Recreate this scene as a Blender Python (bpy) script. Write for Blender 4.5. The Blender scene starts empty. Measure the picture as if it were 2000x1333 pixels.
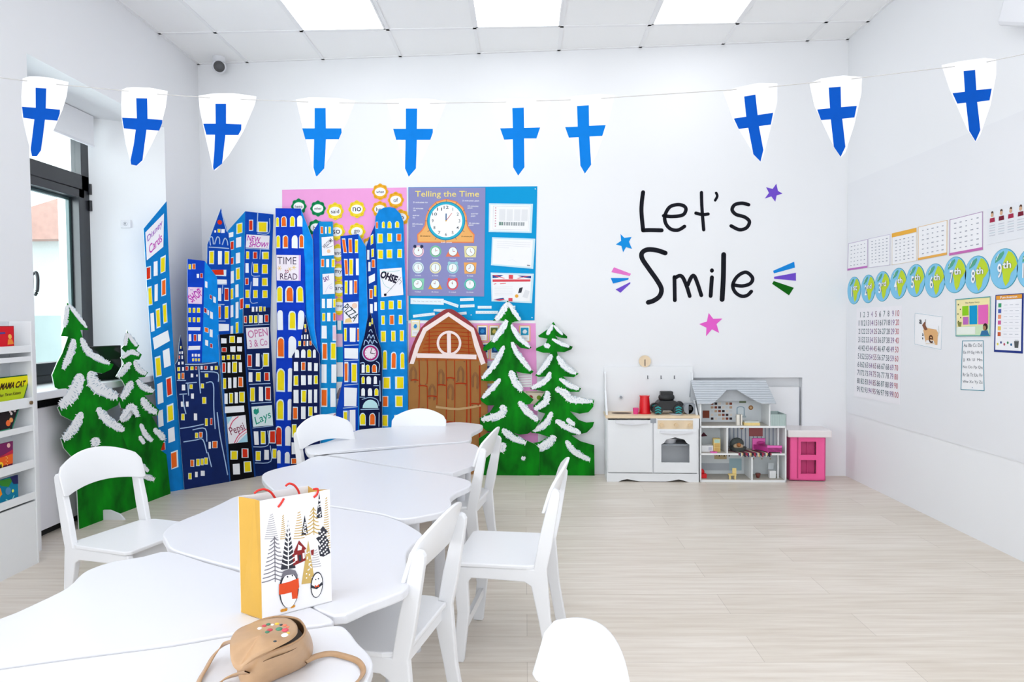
import bpy, bmesh, math, random
from mathutils import Vector as V, Matrix
random.seed(7)
S = bpy.context.scene
COL = S.collection
# ---------------------------------------------------------------- camera
F = 1333.0
def nz(v): return v.normalized()
_d = nz(V((24, -41.5, F)))                       # direction of the room's long axis, in camera axes
_dn = nz(V((370, 40000 - 666.5, F)))
_dn = nz(_dn - _d * _dn.dot(_d))
_up = -_dn
_rt = nz(_d.cross(_up))
CAM = V((0, 0, 1.18))
def c2w(v): return V((_rt.dot(v), _d.dot(v), _up.dot(v)))
cd = bpy.data.cameras.new('camera'); cam = bpy.data.objects.new('camera', cd); COL.objects.link(cam)
ex, ey, ez = c2w(V((1, 0, 0))), c2w(V((0, -1, 0))), c2w(V((0, 0, -1)))
cam.matrix_world = Matrix(((ex.x, ey.x, ez.x, CAM.x), (ex.y, ey.y, ez.y, CAM.y), (ex.z, ey.z, ez.z, CAM.z), (0, 0, 0, 1)))
cd.sensor_width = 36; cd.lens = 36 * F / 2000; cd.clip_start = 0.02
S.camera = cam
# ---------------------------------------------------------------- world, light, exposure
S.view_settings.view_transform = 'Standard'; S.view_settings.look = 'None'
S.view_settings.gamma = 1; S.view_settings.exposure = 0.3; S.view_settings.use_curve_mapping = False
W = bpy.data.worlds.new('sky'); S.world = W; W.use_nodes = True
bg = W.node_tree.nodes['Background']; bg.inputs[0].default_value = (0.88, 0.95, 1, 1); bg.inputs[1].default_value = 2.2
LAMP = 3.5            # ceiling panel radiance
def area(name, loc, rot, sx, sy, power, col=(1, 1, 1)):
    l = bpy.data.lights.new(name, 'AREA'); l.shape = 'RECTANGLE'; l.size = sx; l.size_y = sy; l.energy = power; l.color = col
    o = bpy.data.objects.new(name, l); COL.objects.link(o); o.location = loc; o.rotation_euler = rot; return o
R90 = math.pi / 2
area('window_daylight', (-3.3, 3.95, 1.7), (0, -R90, 0), 1.6, 1.1, 30, (.9, .96, 1))
area('rear_window_fill', (0, -2.72, 1.5), (R90 + .85, 0, 0), 4.1, 2.0, 40, (.95, .97, 1))  # fill lamp added in the assumed rear window, tilted up to light the ceiling
area('side_fill_light', (-2.5, -.3, 1.65), (0, -R90 - .45, 0), 1.5, 2.4, 62, (.95, .97, 1))  # added fill lamp for the right wall, no window there
# ---------------------------------------------------------------- helpers: pixel rays to real planes
def ray(px, py): return c2w(V((px - 1000, py - 666.5, F)))
def onz(px, py, z):
    r = ray(px, py); return CAM + r * ((z - CAM.z) / r.z)
class PL:                                         # a vertical plane through two floor points
    def __init__(s, a, b):
        s.a = V((a[0], a[1], 0)); u = V((b[0] - a[0], b[1] - a[1], 0)); s.u = nz(u)
        s.n = V((s.u.y, -s.u.x, 0))
        if s.n.dot(V((0, 0, 0)) - s.a) < 0: s.n = -s.n
        if s.u.cross(V((0, 0, 1))).dot(s.n) < 0: s.u = -s.u
    def P(s, px, py, off=0.0):
        r = ray(px, py); a = s.a + s.n * off
        return CAM + r * ((a - CAM).dot(s.n) / r.dot(s.n))
XL, XR = -2.53, 2.374
def wy(x): return 5.34 - (x + 2.437) * 0.0555      # back wall line
WALL = PL((-2.437, wy(-2.437)), (XR, wy(XR)))
RW = PL((XR, 0), (XR, 5)); LW = PL((XL, 0), (XL, 5))
HC = 3.2
# ---------------------------------------------------------------- materials
_M = {}
def hx(h): h = h.lstrip('#'); return [((int(h[i:i+2], 16) / 255 + .055) / 1.055) ** 2.4 if int(h[i:i+2], 16) > 10 else int(h[i:i+2], 16) / 255 / 12.92 for i in (0, 2, 4)]
def M(h, rough=.5, var=.04, scale=30, spec=.5, metal=0, key=''):
    k = (h, rough, var, scale, spec, metal)
    if k in _M: return _M[k]
    m = bpy.data.materials.new('mat_' + h.lstrip('#') + key); m.use_nodes = True; nt = m.node_tree; b = nt.nodes['Principled BSDF']
    c = hx(h); b.inputs['Roughness'].default_value = rough; b.inputs['Metallic'].default_value = metal
    b.inputs['Specular IOR Level'].default_value = spec
    if var > 0:
        t = nt.nodes.new('ShaderNodeTexCoord'); n = nt.nodes.new('ShaderNodeTexNoise'); n.inputs['Scale'].default_value = scale
        r = nt.nodes.new('ShaderNodeMix'); r.data_type = 'RGBA'
        nt.links.new(t.outputs['Object'], n.inputs['Vector']); nt.links.new(n.outputs['Fac'], r.inputs['Factor'])
        r.inputs['A'].default_value = [min(1, x * (1 - var * 2)) for x in c] + [1]; r.inputs['B'].default_value = [min(1, x * (1 + var * 2)) for x in c] + [1]
        nt.links.new(r.outputs['Result'], b.inputs['Base Color'])
    else: b.inputs['Base Color'].default_value = c + [1]
    _M[k] = m; return m
def paint(h, var=.09): return M(h, .75, var, 14, .12)
def paper(h): return M(h, .75, .01, 20, .12)
CHW = M('#f1f2f5', .3, .004, 9); WHITE = M('#e6e7ec', .3, .004, 8); WALLW = M('#f0f1f4', .6, .006, 2, .3); PAPER = paper('#f6f6f8'); INK = paper('#3a3c44')
# ---------------------------------------------------------------- mesh builder
class MB:
    def __init__(s): s.v = []; s.f = []; s.m = []; s.mats = []; s.smooth = []
    def mi(s, m):
        if m not in s.mats: s.mats.append(m)
        return s.mats.index(m)
    def face(s, pts, m, sm=False):
        i = len(s.v); s.v += [V(p) for p in pts]; s.f.append(list(range(i, i + len(pts)))); s.m.append(s.mi(m)); s.smooth.append(sm)
    def mesh(s, vs, fs, m, sm=False):
        i = len(s.v); s.v += [V(p) for p in vs]
        for f in fs: s.f.append([i + k for k in f]); s.m.append(s.mi(m)); s.smooth.append(sm)
    def prism(s, pts, vec, m, side=None, sm=False):
        n = len(pts); vec = V(vec); i = len(s.v); s.v += [V(p) for p in pts] + [V(p) + vec for p in pts]
        a, b = s.mi(m), s.mi(side or m)
        s.f.append(list(range(i, i + n))); s.m.append(a); s.smooth.append(False)
        s.f.append(list(range(i + 2 * n - 1, i + n - 1, -1))); s.m.append(a); s.smooth.append(False)
        for k in range(n): s.f.append([i + k, i + (k + 1) % n, i + n + (k + 1) % n, i + n + k]); s.m.append(b); s.smooth.append(sm)
    def box(s, a, b, m):
        (x0, y0, z0), (x1, y1, z1) = a, b
        s.prism([(x0, y0, z0), (x1, y0, z0), (x1, y1, z0), (x0, y1, z0)], (0, 0, z1 - z0), m)
    def obox(s, o, u, w, d, h, m):                # oriented box: corner o, unit u (width w), depth vector dir perp away from camera, height
        u = V(u); v = V((-u.y, u.x, 0)); o = V(o)
        s.prism([o, o + u * w, o + u * w + v * d, o + v * d], (0, 0, h), m)
    def cyl(s, a, b, r, m, n=16, r2=None, sm=True):
        a, b = V(a), V(b); ax = nz(b - a); t = V((0, 0, 1)) if abs(ax.z) < .9 else V((1, 0, 0)); x = nz(ax.cross(t)); y = ax.cross(x); r2 = r if r2 is None else r2
        A = [a + (x * math.cos(k * 2 * math.pi / n) + y * math.sin(k * 2 * math.pi / n)) * r for k in range(n)]
        B = [b + (x * math.cos(k * 2 * math.pi / n) + y * math.sin(k * 2 * math.pi / n)) * r2 for k in range(n)]
        s.mesh(A + B, [[k, (k + 1) % n, n + (k + 1) % n, n + k] for k in range(n)], m, sm)
        s.face(A, m); s.face(B[::-1], m)
    def tube(s, pts, r, m, n=8):
        pts = [V(p) for p in pts]; R = []
        for i, p in enumerate(pts):
            ax = nz(pts[min(i + 1, len(pts) - 1)] - pts[max(i - 1, 0)]); t = V((0, 0, 1)) if abs(ax.z) < .9 else V((1, 0, 0)); x = nz(ax.cross(t)); y = ax.cross(x)
            R += [p + (x * math.cos(k * 2 * math.pi / n) + y * math.sin(k * 2 * math.pi / n)) * r for k in range(n)]
        fs = [[i * n + k, i * n + (k + 1) % n, (i + 1) * n + (k + 1) % n, (i + 1) * n + k] for i in range(len(pts) - 1) for k in range(n)]
        s.mesh(R, fs + [list(range(n)), list(range(len(R) - 1, len(R) - n - 1, -1))], m, True)
    def sph(s, c, r, m, sx=1, sy=1, sz=1, n=16):
        c = V(c); vs = []; fs = []
        for i in range(n // 2 + 1):
            a = math.pi * i / (n // 2)
            for k in range(n): b = 2 * math.pi * k / n; vs.append(c + V((math.sin(a) * math.cos(b) * r * sx, math.sin(a) * math.sin(b) * r * sy, math.cos(a) * r * sz)))
        for i in range(n // 2):
            for k in range(n): fs.append([i * n + k, i * n + (k + 1) % n, (i + 1) * n + (k + 1) % n, (i + 1) * n + k])
        s.mesh(vs, fs, m, True)
    def stroke(s, pts, w, n, m, cap=True, dot=False):  # flat ribbon of width w lying in the plane with normal n
        pts = [V(p) for p in pts]; n = V(n)
        L, Rr = [], []
        ws = w if isinstance(w, list) else [w] * len(pts)
        for i, p in enumerate(pts):
            t = pts[min(i + 1, len(pts) - 1)] - pts[max(i - 1, 0)]
            t = nz(t) if t.length > 1e-9 else V((1, 0, 0)); q = n.cross(t) * ws[i] / 2; L.append(p + q); Rr.append(p - q)
        for i in range(len(pts) - 1): s.face([L[i], L[i + 1], Rr[i + 1], Rr[i]], m)
        if cap:
            for e, wv in ((pts[0], ws[0]), (pts[-1], ws[-1])): s.disc(e, wv / 2, n, m, 10)
    def disc(s, c, r, n, m, k=24, asp=1.0):
        c = V(c); n = V(n); u = nz(V((0, 0, 1)).cross(n)) if abs(n.z) < .9 else V((1, 0, 0)); v = n.cross(u)
        s.face([c + u * r * asp * math.cos(a * 2 * math.pi / k) + v * r * math.sin(a * 2 * math.pi / k) for a in range(k)], m)
    def ring(s, c, r0, r1, n, m, k=28):
        c = V(c); n = V(n); u = nz(V((0, 0, 1)).cross(n)); v = n.cross(u)
        e = [u * math.cos(a * 2 * math.pi / k) + v * math.sin(a * 2 * math.pi / k) for a in range(k)]
        s.mesh([c + q * r0 for q in e] + [c + q * r1 for q in e], [[a, (a + 1) % k, k + (a + 1) % k, k + a] for a in range(k)], m)
    def build(s, name, parent=None, base=None, bevel=0, solid=False, seg=2):
        me = bpy.data.meshes.new(name); off = V((0, 0, 0))
        if parent is not None: off = parent.get('_b', None); off = V(off) if off is not None else V((0, 0, 0))
        elif base is not None: off = V(base)
        me.from_pydata([tuple(p - off) for p in s.v], [], s.f)
        for m in s.mats: me.materials.append(m)
        for p, mi, sm in zip(me.polygons, s.m, s.smooth): p.material_index = mi; p.use_smooth = sm
        if solid or bevel:
            bm = bmesh.new(); bm.from_mesh(me); bmesh.ops.remove_doubles(bm, verts=bm.verts, dist=1e-6); bmesh.ops.recalc_face_normals(bm, faces=bm.faces); bm.to_mesh(me); bm.free()
        o = bpy.data.objects.new(name, me); COL.objects.link(o)
        if parent is not None:
            o.parent = parent
            if '_b' in parent: o['_b'] = list(off)
        elif base is not None: o.location = off; o['_b'] = list(off)
        if bevel:
            b = o.modifiers.new('bevel', 'BEVEL'); b.width = bevel; b.segments = seg; b.limit_method = 'ANGLE'; b.angle_limit = .6
        return o
def tag(o, label, cat, group=None):
    o['label'] = label; o['category'] = cat
    if group: o['group'] = group
    return o
def thing(name, label, cat, base, group=None):
    o = bpy.data.objects.new(name, None); COL.objects.link(o); o.location = V(base); o['_b'] = list(base); o.empty_display_size = .05
    return tag(o, label, cat, group)
def struct(o): o['kind'] = 'structure'; return o
def cat_(pts, k=6, closed=False):                 # Catmull-Rom smoothing
    pts = [V(p) if len(p) == 3 else V((p[0], p[1], 0)) for p in pts]; n = len(pts); out = []
    rng = n if closed else n - 1
    for i in range(rng):
        p0 = pts[(i - 1) % n] if closed or i > 0 else pts[0]; p1 = pts[i]; p2 = pts[(i + 1) % n]; p3 = pts[(i + 2) % n] if closed or i + 2 < n else pts[-1]
        for j in range(k):
            t = j / k; out.append(.5 * ((2 * p1) + (p2 - p0) * t + (2 * p0 - 5 * p1 + 4 * p2 - p3) * t * t + (3 * p1 - p0 - 3 * p2 + p3) * t ** 3))
    if not closed: out.append(pts[-1])
    return out
_T = {}
def glyphs(t, fat=0.0, italic=0.0):
    k = (t, fat, italic)
    if k not in _T:
        cu = bpy.data.curves.new('t', 'FONT'); cu.body = t; cu.offset = fat; cu.shear = italic; cu.fill_mode = 'FRONT'; cu.resolution_u = 3
        o = bpy.data.objects.new('t', cu); me = bpy.data.meshes.new_from_object(o)
        vs = [tuple(v.co) for v in me.vertices]; fs = [list(p.vertices) for p in me.polygons]
        bpy.data.objects.remove(o); bpy.data.curves.remove(cu); bpy.data.meshes.remove(me)
        x0 = min(v[0] for v in vs); x1 = max(v[0] for v in vs); y0 = min(v[1] for v in vs); y1 = max(v[1] for v in vs)
        _T[k] = ([((v[0] - x0) / (x1 - x0), (v[1] - y0) / (y1 - y0)) for v in vs], fs, (x1 - x0) / (y1 - y0))
    return _T[k]
LAY = .0008
class Quad:                                       # a flat sheet; (s,t) runs 0..1 from top left
    def __init__(s, a, b, c, d, n): s.c = [V(a), V(b), V(c), V(d)]; s.n = V(n); s.h = (s.c[3] - s.c[0]).length; s.w = (s.c[1] - s.c[0]).length
    def at(s, u, t, l=0):
        a, b, c, d = s.c; return (a * (1 - u) + b * u) * (1 - t) + (d * (1 - u) + c * u) * t + s.n * (l * LAY)
    def rect(s, mb, u0, t0, u1, t1, m, l=1): mb.face([s.at(u0, t0, l), s.at(u1, t0, l), s.at(u1, t1, l), s.at(u0, t1, l)], m)
    def poly(s, mb, pts, m, l=1): mb.face([s.at(u, t, l) for u, t in pts], m)
    def line(s, mb, pts, w, m, l=2, smooth=False, cap=True):
        p = [s.at(u, t, l) for u, t in pts]
        if smooth: p = cat_(p, 5)
        mb.stroke(p, w * s.h, s.n, m, cap)
    def disc(s, mb, u, t, r, m, l=1, asp=1, k=24): mb.disc(s.at(u, t, l), r * s.h, s.n, m, k, asp)
    def ring(s, mb, u, t, r0, r1, m, l=1): mb.ring(s.at(u, t, l), r0 * s.h, r1 * s.h, s.n, m)
    def text(s, mb, t, u0, t0, u1, t1, m, l=2, fat=0.0, rot=0, italic=0):
        vs, fs, asp = glyphs(t, fat, italic)
        if len(t) == 1:
            nw = asp * (t1 - t0) * s.h / s.w
            if nw < (u1 - u0) * .8: uc = (u0 + u1) / 2; u0, u1 = uc - nw / 2, uc + nw / 2
        if rot:
            ca, sa = math.cos(rot), math.sin(rot); hw = s.w / s.h
            cu, ct = (u0 + u1) / 2, (t0 + t1) / 2; W_, H_ = (u1 - u0) * hw, (t1 - t0)
            P = []
            for x, y in vs:
                dx, dy = (x - .5) * W_, (.5 - y) * H_; P.append(s.at(cu + (dx * ca - dy * sa) / hw, ct + dx * sa + dy * ca, l))
        else: P = [s.at(u0 + (u1 - u0) * x, t1 + (t0 - t1) * y, l) for x, y in vs]
        mb.mesh(P, fs, m)
def quad(pl, tl, tr, br, bl, off): return Quad(pl.P(*tl, off), pl.P(*tr, off), pl.P(*br, off), pl.P(*bl, off), pl.n)
def sheet(q, m=PAPER, th=.0012):
    mb = MB(); mb.prism(q.c, -q.n * th, m); return mb
class CR:                                         # where a traced detail was measured
    def __init__(s, ox, oy, k): s.o = (ox, oy, k)
    def __call__(s, x, y): return (s.o[0] + x * s.o[2], s.o[1] + y * s.o[2])
def pmap(pl, pts, off, cr=None): return [pl.P(*(cr(*p) if cr else p), off) for p in pts]
def pstroke(mb, pl, pts, w, off, m, cr=None, k=5, taper=False, cap=True):
    P = cat_(pmap(pl, pts, off, cr), k); sc = (P[0] - CAM).dot(_fw) / F * w * (cr.o[2] if cr else 1)
    mb.stroke(P, [sc * (.35 + .65 * math.sin(math.pi * min(1, max(0, i / (len(P) - 1))))) for i in range(len(P))] if taper else sc, pl.n, m, cap)
_fw = c2w(V((0, 0, 1)))
def base_of(pts): x = sum(p.x for p in pts) / len(pts); y = sum(p.y for p in pts) / len(pts); return V((x, y, min(p.z for p in pts)))
def clampz(P): return [V((p.x, p.y, 0)) if p.z < .1 else p for p in P]
def winpoly(kind, x0, y0, x1, y1, k=0, l=0, arch=False):
    w = x1 - x0
    if not arch: return [(x0, y0), (x1, y0 + k * w), (x1 + l, y1 + k * w), (x0 + l, y1)]
    r = w / 2; h = min(r * 1.25, (y1 - y0) * .7); cx = (x0 + x1) / 2
    return [(x0, y1), (x0, y0 + h)] + [(cx - r * math.cos(a * math.pi / 7), y0 + h - h * math.sin(a * math.pi / 7)) for a in range(1, 7)] + [(x1, y0 + h), (x1, y1)]
# ---------------------------------------------------------------- room shell
def floor_mat():
    m = bpy.data.materials.new('laminate_floor'); m.use_nodes = True; nt = m.node_tree; b = nt.nodes['Principled BSDF']; N = nt.nodes.new; L = nt.links.new
    t = N('ShaderNodeTexCoord'); mp = N('ShaderNodeMapping'); L(t.outputs['Object'], mp.inputs['Vector'])
    br = N('ShaderNodeTexBrick'); br.inputs['Scale'].default_value = 1; br.inputs['Brick Width'].default_value = 1.29; br.inputs['Row Height'].default_value = .193
    br.inputs['Mortar Size'].default_value = .0012; br.offset = .37; br.inputs['Color1'].default_value = hx('#efe7dd') + [1]; br.inputs['Color2'].default_value = hx('#e7ded2') + [1]; br.inputs['Mortar'].default_value = hx('#d0c6ba') + [1]
    br.inputs['Bias'].default_value = 0; L(mp.outputs[0], br.inputs['Vector'])
    mp2 = N('ShaderNodeMapping'); mp2.inputs['Scale'].default_value = (1.1, 17, 1); L(t.outputs['Object'], mp2.inputs['Vector'])
    n = N('ShaderNodeTexNoise'); n.inputs['Scale'].default_value = 2.2; n.inputs['Detail'].default_value = 7; n.inputs['Roughness'].default_value = .6; L(mp2.outputs[0], n.inputs['Vector'])
    cr = N('ShaderNodeValToRGB'); cr.color_ramp.elements[0].position = .3; cr.color_ramp.elements[0].color = hx('#d2c7bb') + [1]; cr.color_ramp.elements[1].position = .7; cr.color_ramp.elements[1].color = (1, 1, 1, 1); L(n.outputs['Fac'], cr.inputs[0])
    mx = N('ShaderNodeMix'); mx.data_type = 'RGBA'; mx.blend_type = 'MULTIPLY'; mx.inputs['Factor'].default_value = .55; L(br.outputs['Color'], mx.inputs['A']); L(cr.outputs[0], mx.inputs['B'])
    L(mx.outputs['Result'], b.inputs['Base Color']); b.inputs['Roughness'].default_value = .33; b.inputs['Specular IOR Level'].default_value = .45
    return m
YB = -2.8
mb = MB(); mb.box((XL - .75, YB - .2, -.1), (XR + .2, 5.6, 0), floor_mat()); struct(mb.build('floor'))
CEIL = M('#fcfcfd', .8, .006, 3); GRID = M('#f4f4f6', .5, 0)
mb = MB(); mb.box((XL - .75, YB - .2, HC), (XR + .2, 5.6, HC + .1), CEIL); struct(mb.build('ceiling'))
mb = MB()
for k in range(-1, 9):
    x = -2.13 + .6017 * k
    if XL < x < XR: mb.box((x - .012, YB, HC - .006), (x + .012, wy(x), HC + .001), GRID)
for k in range(0, 13):
    y = 4.77 - .6 * k; mb.box((XL, y - .012, HC - .006), (XR, y + .012, HC + .001), GRID)
mb.prism([(XL, wy(XL) - .02, HC - .006), (XR, wy(XR) - .02, HC - .006), (XR, wy(XR), HC - .006), (XL, wy(XL), HC - .006)], (0, 0, .007), GRID)
mb.box((XL, YB, HC - .006), (XL + .02, 5.35, HC + .001), GRID); mb.box((XR - .02, YB, HC - .006), (XR, 5.1, HC + .001), GRID)
struct(mb.build('trim_1'))
# luminous ceiling panels
emi = bpy.data.materials.new('panel_light'); emi.use_nodes = True; nt = emi.node_tree; nt.nodes.clear(); e = nt.nodes.new('ShaderNodeEmission'); oo = nt.nodes.new('ShaderNodeOutputMaterial'); nt.links.new(e.outputs[0], oo.inputs[0]); e.inputs[0].default_value = (.96, .98, 1, 1); e.inputs[1].default_value = LAMP
def ceiling_light(kx, ky, label):
    x0 = -2.13 + .6017 * kx + .012; y0 = 4.77 - .6 * (ky + 1) + .012; x1, y1 = x0 + .577, y0 + .576
    t = thing('ceiling_light', label, 'ceiling light', ((x0 + x1) / 2, (y0 + y1) / 2, HC), 'square light panels in the ceiling grid')
    mb = MB(); mb.prism([(x0 + .012, y0 + .012, HC - .004), (x1 - .012, y0 + .012, HC - .004), (x1 - .012, y1 - .012, HC - .004), (x0 + .012, y1 - .012, HC - .004)], (0, 0, .002), emi); mb.build('diffuser', t)
    mb = MB()
    for a, b in (((x0, y0), (x1, y0 + .012)), ((x0, y1 - .012), (x1, y1)), ((x0, y0), (x0 + .012, y1)), ((x1 - .012, y0), (x1, y1))): mb.box((a[0], a[1], HC - .008), (b[0], b[1], HC - .0005), GRID)
    mb.build('frame', t)
for k, w in ((1, 'leftmost of the three in view'), (3, 'middle one of the three in view'), (5, 'rightmost of the three in view')): ceiling_light(k, 0, 'glowing square ceiling light panel, ' + w)
for r, rw in ((3, 'second'), (6, 'third'), (9, 'fourth')):
    for k, w in ((1, 'left'), (3, 'middle'), (5, 'right')): ceiling_light(k, r, 'glowing square ceiling light panel, %s one in the %s row from the back wall' % (w, rw))
# walls
mb = MB(); mb.box((XR, YB - .2, 0), (XR + .15, 5.45, HC), WALLW); struct(mb.build('wall_right'))
u = WALL.u; nW = WALL.n
def wp(s, z, off=0): return WALL.a + u * s + V((0, 0, z)) + nW * off
s_of = lambda px, py: (WALL.P(px, py) - WALL.a).dot(u)
sA, sB, zN = s_of(1346, 760), s_of(1567, 760), WALL.P(1456, 738).z
mb = MB(); th = -nW * .26
for s0, s1, z0, z1 in ((-.9, sA, 0, HC), (sB, 5.0, 0, HC), (sA, sB, zN, HC)):
    mb.prism([wp(s0, z0), wp(s1, z0), wp(s1, z1), wp(s0, z1)], th, WALLW)
mb.prism([wp(sA, 0, -.075), wp(sB, 0, -.075), wp(sB, zN, -.075), wp(sA, zN, -.075)], -nW * .1, WALLW)
struct(mb.build('wall_back'))
mb = MB(); xw = 2.1
mb.box((XL - .75, YB - .2, 0), (-xw, YB, HC), WALLW); mb.box((xw, YB - .2, 0), (XR + .1, YB, HC), WALLW); mb.box((-xw, YB - .2, 0), (xw, YB, .45), WALLW); mb.box((-xw, YB - .2, 2.65), (xw, YB, HC), WALLW)
struct(mb.build('wall_front'))
BLACK = M('#24252a', .35, .05, 30); DGREY = M('#33383c', .4, .05)
mb = MB()
for x in (-xw, -.7, .66, xw - .05): mb.box((x, YB - .12, .45), (x + .05, YB - .06, 2.65), BLACK)
mb.box((-xw, YB - .12, .45), (xw, YB - .06, .51), BLACK); mb.box((-xw, YB - .12, 2.59), (xw, YB - .06, 2.65), BLACK)
struct(mb.build('window_2'))
mb = MB()
for a, b in (((-2.53, -1.55, .85), (-2.5, -1.5, 2.5)), ((-2.53, .9, .85), (-2.5, .95, 2.5)), ((-2.53, -1.5, .85), (-2.5, .9, .9)), ((-2.53, -1.5, 2.45), (-2.5, .9, 2.5))): mb.box(a, b, BLACK)
struct(mb.build('fill_light_frame'))  # frame added around the side fill lamp, flat on a closed wall
# left wall with the deep window recess
XW = -2.92
Y0 = LW.P(58, 310).y; Y1 = LW.P(322, 300).y; ZS = 2.565; WP = PL((XW, 0), (XW, 5)); YJ = WP.P(170, 230).y; ZB = WP.P(70, 742).z
mb = MB()
mb.prism([(XL, YB - .2, 0), (XL, Y0, 0), (XW - .06, Y0 - .1, 0), (-3.15, Y0 - .1, 0), (-3.15, YB - .2, 0)], (0, 0, HC), WALLW)
mb.prism([(XL, Y1, 0), (XL, 5.6, 0), (-3.15, 5.6, 0), (-3.15, YJ + .02, 0), (XW - .02, YJ + .02, 0), (XW, YJ, 0)], (0, 0, HC), WALLW)
mb.prism([(XL, Y0, ZS), (XL, Y1, ZS), (XW, YJ + .02, ZS), (-3.15, YJ + .02, ZS), (-3.15, Y0 - .1, ZS), (XW, Y0 - .1, ZS)], (0, 0, HC - ZS), WALLW)
mb.box((-3.15, Y0 - .1, 0), (XW + .02, YJ + .02, ZB - .03), WALLW)
struct(mb.build('wall_left'))
wn = bpy.data.objects.new('window_1', None); COL.objects.link(wn); wn.location = (XW, YJ, ZB); wn['_b'] = [XW, YJ, ZB]; struct(wn)
FR = M('#2c2e33', .3, .05, 30); yL = Y0 - .08; yR = YJ
zt1 = WP.P(60, 309).z; zt0 = WP.P(60, 343).z
mb = MB(); xo, xi = XW - .07, XW
mb.box((xo, yR - .075, ZB), (xi, yR, ZS), FR); mb.box((xo, yL, ZB), (xi, yL + .06, ZS), FR); mb.box((xo, yL, ZB - .03), (xi, yR, ZB + .02), FR); mb.box((xo, yL, ZS - .06), (xi, yR, ZS), FR); mb.box((xo, yL, zt0), (xi, yR, zt1), FR)
mb.build('window_frame', wn, bevel=.003)
DK = M('#42585a', .3, .05)
mb = MB(); a0, a1 = yL + .06, yR - .075; c0, c1 = ZB + .02, zt0
for (p, q) in (((xo, a1 - .055, c0), (xi + .015, a1, c1)), ((xo, a0, c0), (xi + .015, a0 + .055, c1)), ((xo, a0, c0), (xi + .015, a1, c0 + .075)), ((xo, a0, c1 - .055), (xi + .015, a1, c1))): mb.box(p, q, FR)
mb.box((xo + .005, a1 - .075, c0 + .07), (xo + .03, a1 - .055, c1 - .05), DK); mb.box((xo + .005, a0, c1 - .075), (xo + .03, a1 - .05, c1 - .055), DK)
mb.build('sash', wn, bevel=.003)
GL = bpy.data.materials.new('window_glass'); GL.use_nodes = True; g = GL.node_tree; g.nodes.clear(); o_ = g.nodes.new('ShaderNodeOutputMaterial'); tr = g.nodes.new('ShaderNodeBsdfTransparent'); gl = g.nodes.new('ShaderNodeBsdfGlossy'); gl.inputs['Roughness'].default_value = .02; mxs = g.nodes.new('ShaderNodeMixShader'); mxs.inputs[0].default_value = .06; tr.inputs[0].default_value = (.95, .98, .97, 1)
g.links.new(tr.outputs[0], mxs.inputs[1]); g.links.new(gl.outputs[0], mxs.inputs[2]); g.links.new(mxs.outputs[0], o_.inputs[0])
for z0_, z1_ in ((c0 + .07, c1 - .05), (zt1, ZS - .06)):
    mb = MB(); mb.box((XW - .045, a0 + .0, z0_), (XW - .037, a1 - .0, z1_), GL); mb.build('window_pane', wn)
mb = MB(); hp = WP.P(63, 548)
hy = hp.y - .03; mb.box((xi + .015, hy - .012, hp.z - .05), (xi + .022, hy + .012, hp.z + .05), FR); mb.tube(cat_([(xi + .02, hy, hp.z + .03), (xi + .045, hy, hp.z + .045), (xi + .055, hy, hp.z + .01), (xi + .05, hy, hp.z - .06), (xi + .035, hy, hp.z - .09)]), .009, FR); mb.build('handle', wn)
mb = MB(); 
for z in (zt0 + .02, zt0 - .09): mb.cyl((xi + .01, yR - .006, z - .035), (xi + .01, yR - .006, z + .035), .011, BLACK)
mb.build('hinge', wn)
mb = MB(); xf = -2.575; zs = ZB - .03
mb.prism([(XW + .0, Y0 - .06, zs - .045), (xf, Y0 + .01, zs - .045), (xf, Y1 - .015, zs - .045), (XW + .0, YJ, zs - .045)], (0, 0, .045), WHITE); mb.build('window_sill', wn, bevel=.006)
# panel under the sill
t = thing('radiator_cover', 'white flat cover panel below the window sill with dark gaps above and below', 'radiator cover', (-2.7, 4.0, 0))
mb = MB(); mb.box((-2.68, Y0 + .01, .045), (-2.66, 4.42, zs - .1), M('#ecebf2', .35, .004)); mb.build('panel', t, bevel=.003)
mb = MB(); mb.box((-2.85, Y0 + .02, 0), (-2.70, 4.4, zs - .05), M('#1a1a1d', .8, .02)); mb.build('backing', t)
# roller blind
t = thing('roller_blind', 'white roller blind rolled up at the top of the window', 'blind', (XW + .04, 4.1, ZS))
zb0 = PL((XW + .06, 0), (XW + .06, 5)).P(172, 281).z
mb = MB(); mb.box((XW + .055, Y0 - .02, zb0), (XW + .062, YJ - .03, ZS - .004), M('#f0f1f4', .7, .01)); mb.build('fabric', t)
mb = MB(); mb.cyl((XW + .03, Y0 - .02, ZS - .045), (XW + .03, YJ - .03, ZS - .045), .024, M('#dddee2', .6)); mb.build('roller', t)
mb = MB(); mb.box((XW + .05, Y0 - .02, zb0 - .01), (XW + .067, YJ - .03, zb0 + .006), WHITE); mb.build('bottom_bar', t, bevel=.002)
# outside
OUT = M('#e9eeee', .8, .02)
t = thing('neighbour_house', 'pale house with a pinkish tiled roof seen through the window', 'house', (-12, 14, 0))
mb = MB(); mb.box((-19, 15, -3), (-6, 24, 3.05), M('#dfe6e6', .8)); mb.build('wall', t)
mb = MB(); mb.prism([(-13.0, 14.6, 3.02), (-8.6, 14.6, 4.3), (-4.2, 14.6, 3.02)], (0, 10, 0), M('#cfa397', .8, .1, 8)); mb.build('roof', t)
t = tag(MB.build((lambda b: (b.box((-12, 9.5, -3), (-4.4, 9.7, 1.3), M('#aebdbd', .8, .08, 3)), b)[1])(MB()), 'garden_wall', base=(-8, 9.6, -3)), 'pale grey boundary wall outside the window', 'wall')
mb = MB(); mb.box((-40, -20, -3.3), (-3.4, 40, -3), M('#b9bdb9', .9, .05)); g_ = mb.build('ground'); struct(g_)
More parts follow.
